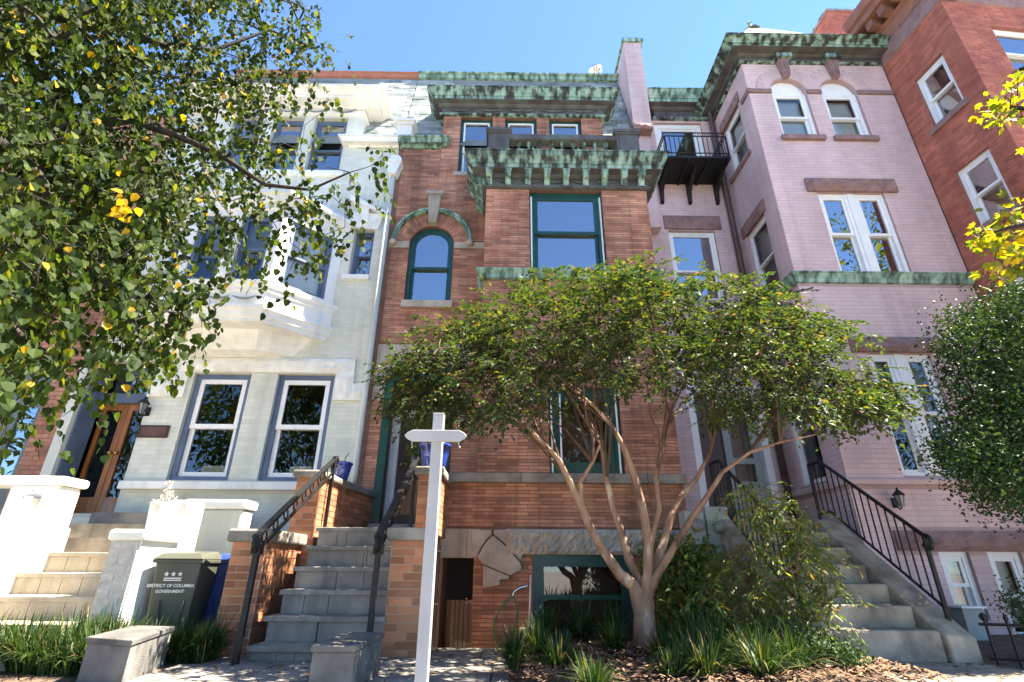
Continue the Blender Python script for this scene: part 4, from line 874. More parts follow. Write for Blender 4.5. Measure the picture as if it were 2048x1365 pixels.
m = MB(); m.box(FPS, sw_u[0]-.08, sw_u[1]+.08, SWN[0][2]-.09, SWN[0][2], -.1, .06); m.build('window_sill', 'brownstone', hp)
# recessed part
FQ = FPR; QL = 2.46; ZQT = FQ.v(1380, 243)
BDR = (FQ.u(1313, 290), FQ.u(1409, 290), FQ.v(1370, 340)-.3, FQ.v(1370, 247))
QW = (FQ.u(1346, 530), FQ.u(1441, 530), FQ.v(1400, 600), FQ.v(1390, 463))
QD = (FQ.u(1393, 930), FQ.u(1546, 930), EYE+.62, FQ.v(1440, 770))
qw = wall(hp, FQ, [(QL, PL, 0, ZQT)], [BDR, QW, QD], 'joint_pink', 'recessed_wall')
lay(pp, FQ, QL, PL, 0, ZQT, [BDR, QW, QD, (FQ.u(1328, 446), FQ.u(1440, 446), FQ.v(1390, 460), FQ.v(1390, 434))], .21, .070, .006, .0024, .0018)
pp.flush()
window(hp, FQ, BDR, 'sash_white', 'sash_white', .12, .06, .08, .5, sash=False, room='room_light')
window(hp, FQ, QW, 'sash_white', 'sash_white', .06, .045, .08, .42)
m = MB(); rough_block(m, FQ, FQ.u(1328, 446), FQ.u(1440, 446), FQ.v(1390, 460), FQ.v(1390, 434), -.02, .06, 8, 3, .025, 41); m.build('rough_lintel', 'brownstone', hp)
m = MB(); m.box(FQ, QD[0], QD[0]+.12, QD[2], QD[3], -.2, .0); m.box(FQ, QD[1]-.12, QD[1], QD[2], QD[3], -.2, .0); m.box(FQ, QD[0]+.12, QD[1]-.12, QD[3]-.14, QD[3], -.2, -.003); m.build('door_frame', 'sash_white', hp)
m = MB(); mq = QD[0]+(QD[1]-QD[0])*.42; m.box(FQ, QD[0]+.12, mq, QD[2], QD[3]-.14, -.25, -.15); m.build('side_panel', 'drain_brown', hp)
m = MB(); a, b = mq+.0, QD[1]-.12; m.box(FQ, a+.03, a+.15, QD[2], QD[3]-.14, -.2, -.12); m.box(FQ, b-.13, b, QD[2], QD[3]-.14, -.2, -.12); m.box(FQ, a+.15, b-.13, QD[2], QD[2]+.75, -.2, -.121); m.box(FQ, a+.15, b-.13, QD[2]+1.05, QD[2]+1.15, -.2, -.121); m.box(FQ, a+.15, b-.13, QD[3]-.4, QD[3]-.14, -.2, -.121); dl = m.build('storm_door', 'grey_metal', hp)
m = MB(); m.box(FQ, a+.15, b-.13, QD[2]+.75, QD[3]-.4, -.17, -.16); m.build('pane', 'glass_dim', dl)
m = MB(); m.box(FQ, a, b, QD[2], QD[3]-.14, -.3, -.26); m.build('inner_door', 'door_brown', hp)
zq2 = front(YPR-.35).v(1355, 176)
cornice(hp, FQ, FQ.u(1308, 220), PL-.01, ZQT, zq2, .36, back=.3, mats=('copper_brown', 'copper', 'copper_pale'), left=True, right=False)
FQL = Fr((FQ.u(1308, 220)+.001, YPR, 0), (0, -1, 0))
# bay windows
mdl = (AWS[0][1]+AWS[1][0])/2; MB().prism(FP, [(mdl-.135, imp[1]), (mdl+.135, imp[1]), (mdl+.13, asp+.10), (mdl+.10, asp+.25), (mdl+.03, asp+.42), (mdl, asp+.47), (mdl-.03, asp+.42), (mdl-.10, asp+.25), (mdl-.13, asp+.10)], -.01, .0145).build('spandrel_infill', 'paint_pink', hp)
for (a, b), r in zip(AWS, AWR):
    window(hp, FP, (a, b, az0, asp+.002), 'sash_white', 'sash_white', .065, .045, .09, .48, glass='glass_dim', blind=.92)
    i = arc(a, b, asp+.003, ar-.001); m = MB(); m.prism(FP, [(a, asp+.003), (b, asp+.003)]+i[::-1], -.14, -.09); m.build('arch_tympanum', 'sash_white', hp)
    m = MB(); m.box(FP, a-.06, b+.06, az0-.10, az0, -.1, .07); m.build('window_sill', 'brownstone', hp)
    uc = (a+b)/2; kt = ZPT+.02; kb_ = asp+ar-.02; m = MB(); m.prism(FP, [(uc-.055, kb_), (uc+.055, kb_), (uc+.105, kt), (uc-.105, kt)], 0, .12)
    for q in (-.045, -.0, .045): m.prism(FP, [(uc+q*.8-.01, kb_+.03), (uc+q*.8+.01, kb_+.03), (uc+q*1.5+.01, kt-.03), (uc+q*1.5-.01, kt-.03)], .12, .135)
    m.build('keystone', 'brownstone', hp)
    m = MB(); m.box(FP, uc-.15, uc+.15, kt+.001, kt+.10, .0, .19); m.build('keystone_cap', 'copper', hp)
for a, b in ((PL, AWS[0][0]-.005), (AWS[0][1]+.005, AWS[1][0]-.005), (AWS[1][1]+.005, PR_)):
    m = MB(); rough_block(m, FP, a, b, *imp, -.02, .045, 4, 2, .012, 43); m.build('impost_band', 'brownstone', hp)
m = MB(); m.box(FPS, -.28, .045, *imp, -.02, .04); m.build('impost_band', 'brownstone', hp)
def double(r, nm, **k):
    mid = (r[0]+r[1])/2
    window(hp, FP, (r[0], mid-.055, r[2], r[3]), 'sash_white', 'sash_white', .06, .05, .07, .5, **k); window(hp, FP, (mid+.055, r[1], r[2], r[3]), 'sash_white', 'sash_white', .06, .05, .07, .5, **k)
    m = MB(); m.box(FP, mid-.055, mid+.055, r[2], r[3], -.13, -.025); m.build('mullion', 'sash_white', hp)
double(M2, 'm', glass='glass'); double(G2, 'g', glass='glass_dim', blind=.66)
for k, (x0, x1, z) in enumerate(((1611, 1789, l2), (1698, 1908, l4), (1790, 2075, lb))):
    m = MB(); yy = (373, 690, 1083)[k]; rough_block(m, FP, FP.u(x0, yy), min(PR_, FP.u(x1, yy)), *z, -.02, .09, 22, 4, .04, 50+k); m.build('rough_lintel', 'brownstone', hp)
for r in CW: window(hp, FP, r, 'sash_white', 'sash_white', .07, .045, .08, .5, glass='glass_dim', blind=.9)
m = MB(); m.sweep(FP, [(.0, bel[0]), (.04, bel[0]+.01), (.05, bel[0]+.06), (.10, bel[1]-.03), (.12, bel[1]-.02), (.12, bel[1])], PL, PR_, DEP, True, False); m.build('belt_moulding', 'copper_pale', hp)
m = MB(); m.sweep(FP, [(.0, wt_[0]), (.05, wt_[0]+.01), (.06, wt_[1]-.03), (.02, wt_[1])], PL, PR_, DEP, True, False); m.build('water_table', 'paint_pink', hp)
zpc = front(YP-.42).v(1600, 67)
cornice(hp, FP, PL, PR_, ZPT, zpc, .42, back=DEP, mats=('copper_brown', 'copper', 'copper'), right=False, frz=.40)
m = MB(); m.quad(FP.P(PL-.3, zpc, .3), FP.P(PR_, zpc, .3), FP.P(PR_, zpc, -DEP-1), FP.P(PL-.3, zpc, -DEP-1)); m.build('roof_edge', 'copper_brown', hp)
ax = atY(1500, 54, YP+1.5); bs = [FP.P(PL-.2, zpc+.01, .2), FP.P(PR_+.3, zpc+.01, .2), FP.P(PR_+.3, zpc+.01, -3.2), FP.P(PL-.2, zpc+.01, -3.2)]
rf = MB().add(bs+[ax], [(0, 1, 4), (1, 2, 4), (2, 3, 4), (3, 0, 4)]).build('tower_roof', 'roof_tile', hp)
MB().lathe(ax-np.array([0, 0, .22]), [(.22, 0), (.12, .06), (.05, .12), (.045, .3), (.07, .34), (.01, .42)], 8).build('finial', 'copper_pale', rf)
m = MB(); d = [np.array((PL-.09, YPR-.10, ZQT-.1)), np.array((PL-.09, YPR-.10, 1.0))]; m.tube([d[0]+np.array((-.05, -.15, .35)), d[0]+np.array((-.02, -.05, .15)), d[0], d[1]], .055, 10); m.build('downspout', 'drain_brown', hp, True)
# party wall with chimney cap rising between the brick and the pink house
FC = front(8.25); cu0, cu1 = FC.u(1256, 160), FC.u(1291, 160); cz0 = FC.v(1285, 248); cz1 = FC.v(1263, 86)
m = MB(); wbox(m, cu0, cu1, 8.25, 10.4, cz0, cz1); cb = m.build('party_wall', 'joint_pink', hp); p = Pieces(cb, 'brick', 'paint_pink', 120)
lay(p, FC, cu0, cu1, cz0, cz1, [], .21, .070, .006, .0024, .0018); p.flush()
p = Pieces(cb, 'brick', 'paint_pink', 60); lay(p, Fr((cu0, 8.25, 0), (0, -1, 0)), -2.1, 0, cz0, cz1, [], .21, .070, .006, .0024, .0018); p.flush()
m = MB(); wbox(m, cu0-.04, cu1+.06, 8.20, 10.4, cz1, cz1+.10); m.build('coping', 'copper_pale', hp); m = MB(); wbox(m, cu0-.0, cu1+.0, 8.3, 8.75, cz1+.1, cz1+.26); m.build('chimney_cap', 'concrete', hp)
m = MB(); rough_block(m, FC, cu0-.01, cu1+.01, cz0-.16, cz0, -.5, .05, 6, 3, .03, 60); m.build('corbel_stone', 'brownstone', hp)
m = MB(); wbox(m, cu0+.02, cu1-.02, 8.45, YPR+1, cz0-2.6, cz0-.16); m.build('party_wall_lower', 'paint_pink', hp)
m = MB(); wbox(m, QL, PR_-.02, YPR+1.3, YPR+9, 0, zq2-.2); wbox(m, PR_-.06, PR_-.01, YP+.02, YPR+1.3, 0, ZPT); wbox(m, QL, QL+.05, YPR+.01, YPR+1.3, 0, ZQT-.2); m.build('house_body', 'joint_pink', hp)
m = MB(); m.quad((QL+.3, YPR+.05, zq2), (PL, YPR+.05, zq2), (PL, YPR+1.0, zq2+.9), (QL+.3, YPR+1.0, zq2+.9)); m.build('mansard_roof', 'slate', hp)
# iron balcony
bc = thing('iron_balcony', 'small black iron balcony on brackets on the pink house', 'balcony', FQ.P(4, FQ.v(1380, 360), 0))
FBC = front(YPR-.78); b0, b1 = FBC.u(1333, 315), FBC.u(1461, 315); bz = FBC.v(1395, 314); bt = FBC.v(1380, 266)
m = MB(); wbox(m, b0, b1, YPR-.80, YPR-.01, bz-.05, bz); m.build('platform', 'iron', bc)
for k in range(4): m = MB(); wbox(m, b0+.03+(b1-b0-.1)*k/3, b0+.07+(b1-b0-.1)*k/3, YPR-.78, YPR-.02, bz-.09, bz-.051); m.build('joist', 'iron', bc)
for f in (.05, .5, .95):
    u = b0+(b1-b0)*f; m = MB(); m.uprism(FQ, [(.01, bz-.052), (.62, bz-.052), (.40, bz-.16), (.14, bz-.34), (.08, bz-.58), (.01, bz-.60)][::-1], u-.03, u+.03); m.build('bracket', 'iron', bc)
rails = [((b0+.02, YPR-.78), (b1-.02, YPR-.78)), ((b0+.02, YPR-.78), (b0+.02, YPR-.03)), ((b1-.02, YPR-.78), (b1-.02, YPR-.03))]
for (x0, y0), (x1, y1) in rails:
    for zz in (bz+.10, bt-.10, bt): MB().tube([(x0, y0, zz), (x1, y1, zz)], .013, 5).build('rail', 'iron', bc)
    n = 13 if abs(x1-x0) > .1 else 7
    for k in range(n+1): MB().tube([(x0+(x1-x0)*k/n, y0+(y1-y0)*k/n, bz), (x0+(x1-x0)*k/n, y0+(y1-y0)*k/n, bt-.10)], .009 if 0 < k < n else .018, 4).build('baluster', 'iron', bc)
    for k in range(n): MB().tube([(x0+(x1-x0)*(k+.5)/n+(.035*math.cos(t) if n > 8 else 0), y0+(y1-y0)*(k+.5)/n+(0 if n > 8 else .035*math.cos(t)), bt-.05+.035*math.sin(t)) for t in np.linspace(0, 6.28, 8)], .007, 4, False).build('scroll_ring', 'iron', bc)
MB().tube([(b1-.1, YPR-.7, bz), (b1-.35, YPR-.4, bz), (b1-.1, YPR-.1, bt)], .02, 4).build('ladder_stile', 'iron', bc)
lantern('wall_lantern', 'black wall lantern on the pink basement wall behind the stair railing', FP, *FP.uv(1787, 1004), .8)

# ------------------------------------------------------------------ red corner building
hr = thing('red_brick_building', 'tall red brick building with heavy bracketed cornice standing forward of the pink house', 'building', (9, 6.2, 0))
RO_ = np.array((PR_+.02, YP, 0)); FRS = Fr(RO_, (.085, -1, 0)); RT = 1.36
RC = FRS.P(RT, 0); FRF = Fr(RC, (1, .085, 0)); RZ = FRS.v(1815, 77)
def so_(x0, y0, x1, y1, xt, yt, xb, yb): return (FRS.u(x0, y0), FRS.u(x1, y1), FRS.v(xb, yb), FRS.v(xt, yt))
S1 = (FRS.u(1851, 230), FRS.u(1899, 170), FRS.v(1888, 240), FRS.v(1843, 148))
S2 = (FRS.u(1945, 390), FRS.u(2003, 340), FRS.v(1985, 440), FRS.v(1928, 330))
S1 = (.42, 1.02, S1[2], S1[3]); S2 = (.42, 1.02, S2[2], S2[3]); dzz = S1[2]-S2[2]
S3 = (.42, 1.02, S2[2]-dzz, S2[3]-dzz)
F1 = [(.75+2.2*k, 1.7+2.2*k, S1[2]+.35-dzz*j, S1[3]+.35-dzz*j) for k in range(3) for j in range(3)]
w_s = wall(hr, FRS, [(0, RT, 0, RZ)], [S1, S2, S3], 'mortar_corner'); w_f = wall(hr, FRF, [(0, 9, 0, RZ)], F1, 'mortar_corner', 'front_wall')
pr_ = Pieces(w_s, 'brick', 'brick_corner'); lay(pr_, FRS, 0, RT, 0, RZ, [S1, S2, S3], .21, .066, .006, .004); lay(pr_, FRF, 0, 3.2, 3, RZ, F1, .21, .066, .006, .004); pr_.flush()
for r in (S1, S2, S3): window(hr, FRS, r, 'sash_white', 'sash_white', .065, .045, .09, .5, room='room_light' if r is S1 else 'room'); m = MB(); m.box(FRS, r[0]-.07, r[1]+.07, r[2]-.11, r[2], -.1, .06); m.build('window_sill', 'brownstone', hr)
for r in F1: window(hr, FRF, r, 'sash_white', 'sash_white', .065, .045, .09, .5, room='room'); m = MB(); m.box(FRF, r[0]-.07, r[1]+.07, r[2]-.11, r[2], -.1, .06); m.build('window_sill', 'brownstone', hr)
def rc(fr, u0, u1, left, right):
    m = MB(); m.sweep(fr, [(.0, RZ-.02), (.03, RZ), (.03, RZ+.36), (.06, RZ+.37), (.06, RZ+.41)], u0, u1, .3, left, right); m.build('cornice_frieze', 'brownstone', hr)
    m = MB(); m.sweep(fr, [(.06, RZ+.411), (.12, RZ+.50), (.12, RZ+.56), (.20, RZ+.60)], u0, u1, .3, left, right); m.build('cornice_moulding', 'terracotta', hr)
    m = MB(); m.sweep(fr, [(.46, RZ+.80), (.48, RZ+.82), (.48, RZ+.94), (.55, RZ+.96), (.60, RZ+1.1), (.60, RZ+1.14)], u0, u1, .3, left, right); m.build('cornice', 'terracotta', hr)
    n = int((u1-u0)/.34)
    for k in range(n+1):
        u = u0+.06+(u1-u0-.12)*k/max(1, n); m = MB(); m.box(fr, u-.075, u+.075, RZ+.602, RZ+.79, .0, .40); m.build('modillion', 'terracotta', hr)
    m = MB(); m.box(fr, u0, u1, RZ+.60, RZ+.80, -.2, .05); m.build('cornice_back', 'terracotta', hr)
rc(FRS, 0, RT, False, True); rc(FRF, 0.0, 9, False, False)
m = MB(); wbox(m, RO_[0]+.35, 17, 6.4, 16, 0, RZ+1.0); m.build('house_body', 'mortar_corner', hr)
FCH = front(9.6); c0, c1, z0, z1 = FCH.u(1668, 60), FCH.u(1765, 60), FCH.v(1700, 75), FCH.v(1712, 12)
ch = thing('brick_chimney', 'stepped red brick chimney rising behind the pink bay', 'chimney', FCH.P((c0+c1)/2, z0-1.5, -.3))
m = MB(); wbox(m, c0, c1, 9.6, 10.5, z0-2.5, z1-.25); wbox(m, c0+.08, c1-.08, 9.7, 10.4, z1-.25, z1-.08); cc = m.build('chimney_core', 'mortar_corner', ch); p = Pieces(cc, 'brick', 'brick_corner', 150); lay(p, FCH, c0, c1, z0-.5, z1-.25, [], .21, .066, .006, .004); lay(p, Fr((c0, 9.6, 0), (0, -1, 0)), -.9, 0, z0-.5, z1-.25, [], .21, .066, .006, .004); p.flush()
m = MB(); wbox(m, c0-.03, c1+.03, 9.57, 10.53, z1-.30, z1-.22); m.build('chimney_band', 'brownstone', ch); m = MB(); wbox(m, c0+.05, c1-.05, 9.68, 10.42, z1-.081, z1); m.build('chimney_cap', 'copper_pale', ch)

# ------------------------------------------------------------------ concrete steps of the pink house
ps = thing('concrete_stoop', 'grey concrete steps with a sloping side wall leading to the pink house', 'stairs', (3.3, 5.2, 0))
CX0, CX1 = 2.78, 3.75
for k in range(7):
    y = 4.98+.258*k; z = EYE-.47+.175*k; yb = y+.30 if k < 6 else YPR-.02
    m = MB(); wbox(m, CX0, CX1, y, yb, 0 if k == 0 else z-.2, z); m.build('step', 'concrete', ps, bevel=.022)
m = MB(); wbox(m, CX0, CX1, 6.6, YPR-.03, 0, EYE+.5); m.build('stair_core', 'concrete', ps)
ytop = 4.98+.258*6; ztop = EYE-.47+.175*6
def cheek(x0, x1):
    m = MB(); F = Fr((0, 0, 0), (0, -1, 0)); pr = [(4.93, 0), (4.93, .21), (5.04, .27), (ytop-.05, ztop-.02), (ytop+.5, ztop-.02), (ytop+.5, 0)]
    k = len(pr); a = [(x0, y, z) for y, z in pr]+[(x1, y, z) for y, z in pr]
    m.add(a, [tuple(range(k)), tuple(range(k, 2*k))[::-1]]+[(i, k+i, k+(i+1) % k, (i+1) % k) for i in range(k)]); m.build('side_wall', 'concrete', ps, bevel=.025)
cheek(CX1, CX1+.26); cheek(CX0-.22, CX0)
def stair_rail(label, x, y0=5.12, hgt=.70):
    t = thing('stair_railing', label, 'railing', (x, y0, .4), 'iron railings of the concrete steps')
    s = .175/.258; zb = lambda y: min(.27+(y-5.04)*(ztop-.02-.27)/(ytop-.05-5.04), ztop-.02)
    y1 = ytop+.2; n = 15; pts = [(x, y, zb(y)+hgt) for y in np.linspace(y0, ytop-.05, 6)]+[(x, y1, ztop-.02+hgt)]
    curl = [(x, y0-.05*math.sin(a)-.02, zb(y0)+hgt-.06+.06*math.cos(a)) for a in np.linspace(0, 4.5, 9)][::-1]
    MB().tube(curl+pts, .021, 6).build('top_rail', 'iron', t)
    MB().tube([(x, y, zb(y)+.09) for y in np.linspace(y0, ytop-.05, 6)]+[(x, y1, ztop+.07)], .014, 5).build('lower_rail', 'iron', t)
    for k in range(n+1):
        y = y0+(y1-y0)*k/n; e = k in (0, n)
        MB().tube([(x, y, zb(y)-(.03 if e else -.09)), (x, y, zb(y)+hgt)], .022 if e else .0085, 6 if e else 5).build('newel_post' if e else 'baluster', 'iron', t)
stair_rail('black iron stair railing on the outer side wall of the concrete steps', CX1+.21)
stair_rail('black iron stair railing behind the leafy shrub on the concrete steps', CX0-.11)
# ------------------------------------------------------------------ yard things
def wheel(parent, c, r, w): MB().tube([np.array(c)-np.array([w/2, 0, 0]), np.array(c)+np.array([w/2, 0, 0])], r, 14).build('wheel', 'iron', parent, True)
def text_mesh(parent, name, s, size, M_, m):
    cu = bpy.data.curves.new(name, 'FONT'); cu.body = s; cu.size = size; cu.align_x = 'CENTER'; cu.offset = size*.02; cu.extrude = .0008
    o = bpy.data.objects.new(name, cu); COL.objects.link(o); dg = bpy.context.evaluated_depsgraph_get()
    me = bpy.data.meshes.new_from_object(o.evaluated_get(dg)); bpy.data.objects.remove(o); me.materials.clear(); me.materials.append(mat(m))
    q = bpy.data.objects.new(name, me); COL.objects.link(q); me.transform(M_); attach(q, parent); return q
def bin_(label, x, y, h, w, d, m, lid, yaw, text=False):
    F = Fr((x, y, 0), (math.cos(yaw), math.sin(yaw), 0)); t = thing('rubbish_bin', label, 'bin', (x, y, 0))
    a = w/2; b = a*.80; k = .86; vs = [F.P(-b, .04, 0), F.P(b, .04, 0), F.P(b, .04, -d*k), F.P(-b, .04, -d*k), F.P(-a, h*.88, .05), F.P(a, h*.88, .05), F.P(a, h*.88, -d), F.P(-a, h*.88, -d)]
    MB().add(vs, [(0, 3, 2, 1), (4, 5, 6, 7), (0, 1, 5, 4), (1, 2, 6, 5), (2, 3, 7, 6), (3, 0, 4, 7)]).build('bin_body', m, t, bevel=.02)
    q = MB(); q.box(F, -a-.02, a+.02, h*.86, h*.90, -d-.02, .07); q.build('bin_rim', m, t, bevel=.008)
    L = [(-a-.025, h*.90), (a+.025, h*.90)]; vs = [F.P(-a-.025, h*.901, .085), F.P(a+.025, h*.901, .085), F.P(a+.025, h*.901, -d-.03), F.P(-a-.025, h*.901, -d-.03), F.P(-a+.03, h*.96, .02), F.P(a-.03, h*.96, .02), F.P(a-.03, h*.99, -d+.02), F.P(-a+.03, h*.99, -d+.02)]
    MB().add(vs, [(0, 3, 2, 1), (4, 5, 6, 7), (0, 1, 5, 4), (1, 2, 6, 5), (2, 3, 7, 6), (3, 0, 4, 7)]).build('bin_lid', lid, t, bevel=.012)
    MB().tube([F.P(-a+.05, h*.93, -d-.03), F.P(-a+.05, h*.93, -d-.10), F.P(a-.05, h*.93, -d-.10), F.P(a-.05, h*.93, -d-.03)], .014, 6).build('handle', m, t)
    for s in (-1, 1):
        c = F.P(s*(b+.03), .10, -d*k+.03); MB().tube([c-F.U*.03, c+F.U*.03], .10, 14).build('wheel', 'iron', t, True)
    for s in (-.5, .5):
        q = MB(); q.add([F.P(s*b-.025, .08, .004), F.P(s*b+.025, .08, .004), F.P(s*a+.025, h*.5, .038), F.P(s*a-.025, h*.5, .038), F.P(s*b-.02, .08, .014), F.P(s*b+.02, .08, .014), F.P(s*a+.02, h*.5, .048), F.P(s*a-.02, h*.5, .048)], [(4, 5, 6, 7), (0, 1, 5, 4), (1, 2, 6, 5), (2, 3, 7, 6), (3, 0, 4, 7)]); q.build('stiffening_rib', m, t)
    if text:
        V = F.P(0, h*.88, .05)-F.P(0, .04, 0); V /= np.linalg.norm(V); N = np.cross(F.U, V)
        def TM(u, v): 
            c = F.P(u, 0, 0)+F.P(0, .04, 0)-F.P(0, 0, 0)+V*(v-.04)+N*.005
            return Matrix(((F.U[0], V[0], N[0], c[0]), (F.U[1], V[1], N[1], c[1]), (F.U[2], V[2], N[2], c[2]), (0, 0, 0, 1)))
        text_mesh(t, 'printed_text', 'DISTRICT OF COLUMBIA', .036, TM(-.02, h*.63), 'bin_print'); text_mesh(t, 'printed_text', 'GOVERNMENT', .036, TM(-.02, h*.575), 'bin_print')
        for k2 in (-1, 0, 1):
            Mx = TM(-.02+k2*.058, h*.755); st_ = MB(); pts = [Mx @ Vector((.024*(1 if i % 2 == 0 else .42)*math.sin(math.pi*i/5), .024*(1 if i % 2 == 0 else .42)*math.cos(math.pi*i/5), 0)) for i in range(10)]
            st_.add(pts+[Mx @ Vector((0, 0, 0))], [(i, 10, (i+1) % 10) for i in range(10)]); st_.build('printed_star', 'bin_print', t)
        for vv in (h*.715, h*.695):
            Mx = TM(-.02, vv); MB().add([Mx @ Vector(p) for p in ((-.075, -.005, 0), (.075, -.005, 0), (.075, .005, 0), (-.075, .005, 0))], [(0, 1, 2, 3)]).build('printed_bar', 'bin_print', t)
bin_('dark green wheeled bin printed with stars and white lettering', -3.03, 5.22, .86, .40, .42, 'bin_green', 'bin_green', math.radians(8), True)
bin_('dark wheeled bin with a blue lid behind the green one', -2.80, 5.70, .86, .40, .42, 'bin_blue', 'bin_blue', math.radians(4))

# sign post
sp_ = thing('sign_post', 'white wooden sign post with a short pointed cross arm in front of the stairs', 'post', (-.452, 3.3, 0))
FS = front(3.3); zt_ = FS.v(875, 829); m = MB(); m.box(FS, -.487, -.417, -.05, zt_-.01, -.035, .035); m.build('post', 'post_white', sp_, bevel=.004)
m = MB(); m.box(FS, -.489, -.415, zt_-.01, zt_, -.037, .037); m.build('post_top', 'post_white', sp_, bevel=.003)
a, b = FS.u(812, 876), FS.u(935, 876); zc_ = FS.v(873, 876); h2 = .037
MB().prism(FS, [(a, zc_), (a+.018, zc_-h2*.55), (a+.05, zc_-h2), (b-.05, zc_-h2), (b-.018, zc_-h2*.55), (b, zc_), (b-.018, zc_+h2*.55), (b-.05, zc_+h2), (a+.05, zc_+h2), (a+.018, zc_+h2*.55)], .037, .062).build('cross_arm', 'post_white', sp_, bevel=.004)
for u in (a+.05, b-.05): MB().tube([FS.P(u, zc_-h2, .05), FS.P(u, zc_-h2-.02, .05), FS.P(u+.008, zc_-h2-.03, .05), FS.P(u, zc_-h2-.04, .05)], .0025, 5).build('sign_hook', 'silver', sp_)
# low stone end walls of the path
def low_wall(label, pts, zt):
    t = thing('low_stone_wall', label, 'wall', (sum(p[0] for p in pts)/4, sum(p[1] for p in pts)/4, 0))
    c = np.mean(np.array(pts), 0); ins = [tuple(c+(np.array(p)-c)*.95) for p in pts]
    m = MB(); m.add([(x, y, -.05) for x, y in ins]+[(x, y, zt-.035) for x, y in ins], [(4, 5, 6, 7), (0, 1, 5, 4), (1, 2, 6, 5), (2, 3, 7, 6), (3, 0, 4, 7)]); m.build('wall_body', 'grey_concrete', t, bevel=.01)
    m = MB(); m.add([(x, y, zt-.035) for x, y in pts]+[(x, y, zt) for x, y in pts], [(3, 2, 1, 0), (4, 5, 6, 7), (0, 1, 5, 4), (1, 2, 6, 5), (2, 3, 7, 6), (3, 0, 4, 7)]); m.build('capstone', 'dark_slate', t, bevel=.006)
low_wall('low concrete wall with a slate cap beside the clump of long grass', [(-2.86, 4.04), (-2.44, 3.88), (-2.67, 4.74), (-3.05, 4.80)], EYE-.45)
low_wall('low concrete wall with a slate cap in front of the brick stoop', [(-1.205, 3.68), (-.926, 3.68), (-.905, 4.42), (-1.19, 4.42)], EYE-.45)
# meters
mt = thing('meter_cabinet', 'grey green meter cabinets with round glass meters at the party line', 'meter box', (2.62, 6.55, .6))
FM = front(6.5); 
for k, (x0, x1, y0, y1, n) in enumerate(((1376, 1416, 1022, 1150, 0), (1417, 1464, 1014, 1140, .03))):
    m = MB(); m.box(FM, FM.u(x0, 1080), FM.u(x1, 1080)-.003, FM.v(1420, y1), FM.v(1420, y0), -.25, n); m.build('cabinet', 'grey_metal', mt, bevel=.008)
for px, py in ((1392, 1052), (1396, 1106), (1436, 1056), (1438, 1104)):
    u, v = FM.uv(px, py); n0 = .03 if px > 1416 else 0
    MB().tube([FM.P(u, v, n0), FM.P(u, v, n0+.03)], .085, 16).build('meter_ring', 'grey_metal', mt); MB().tube([FM.P(u, v, n0+.03), FM.P(u, v, n0+.10), FM.P(u, v, n0+.12)], [.075, .072, .05], 16).build('meter_dial', 'lamp_glass', mt, True)
MB().tube([FM.P(FM.u(1442, 1130), FM.v(1420, 1140), -.1), FM.P(FM.u(1442, 1130), 0, -.1)], .03, 8).build('conduit', 'grey_metal', mt)
MB().tube([FM.P(FM.u(1392, 1130), FM.v(1420, 1150), -.1), FM.P(FM.u(1392, 1130), 0, -.1)], .03, 8).build('conduit', 'grey_metal', mt)
# hose, pipe, curb
hs = thing('garden_hose', 'green garden hose hanging from a spigot on the brick wall', 'hose', FB.P(0, .2, 0))
def pp_(pts, n=.06, fr=FB): return [fr.P(*fr.uv(*p), n) for p in pts]
def smooth(pts, k=6):
    P = [np.array(p) for p in pts]; P = [2*P[0]-P[1]]+P+[2*P[-1]-P[-2]]; out = []
    for i in range(1, len(P)-2):
        for t in np.linspace(0, 1, k, endpoint=False): out.append(.5*((2*P[i])+(-P[i-1]+P[i+1])*t+(2*P[i-1]-5*P[i]+4*P[i+1]-P[i+2])*t*t+(-P[i-1]+3*P[i]-3*P[i+1]+P[i+2])*t**3))
    return out+[P[-2]]
MB().tube(smooth(pp_([(1026, 1190), (1005, 1212), (990, 1240), (989, 1270), (1000, 1295), (1015, 1302)])), .012, 6).build('hose_loop', 'hose', hs, True)
MB().tube(smooth(pp_([(1028, 1192), (1034, 1225), (1028, 1260), (1012, 1295), (998, 1322)], .085)), .012, 6).build('hose_loop', 'hose', hs, True)
MB().tube(smooth(pp_([(1055, 1172), (1040, 1176), (1028, 1184), (1026, 1192)], .07)), .018, 6).build('spigot', 'silver', hs, True)
dp2 = thing('wall_pipe', 'thin white pipe running up the wall beside the basement window', 'pipe', FB.P(FB.u(1058, 1270), 0, .05))
MB().tube(pp_([(1061, 1150), (1060, 1200), (1057, 1280)], .05), .014, 8).build('pipe', 'pipe_white', dp2, True)
cb_ = MB(); wbox(cb_, PX1-.02, .55, 5.75, 6.0, -.02, .16); tag(cb_.build('concrete_curb', 'concrete', bevel=.012), 'short concrete curb beside the sunken basement entry', 'curb')
# gate of the basement entry
gt = thing('iron_gate', 'narrow iron gate standing open at the basement entry behind the sign post', 'gate', (PX0+.06, 5.8, 0))
for k in range(5): MB().tube([(PX0+.05+.015*k, 5.78+.13*k, -.2), (PX0+.05+.015*k, 5.78+.13*k, .95)], .009, 5).build('bar', 'iron', gt)
for z in (-.1, .35, .88): MB().tube([(PX0+.05, 5.78, z), (PX0+.11, 6.30, z)], .012, 5).build('rail', 'iron', gt)
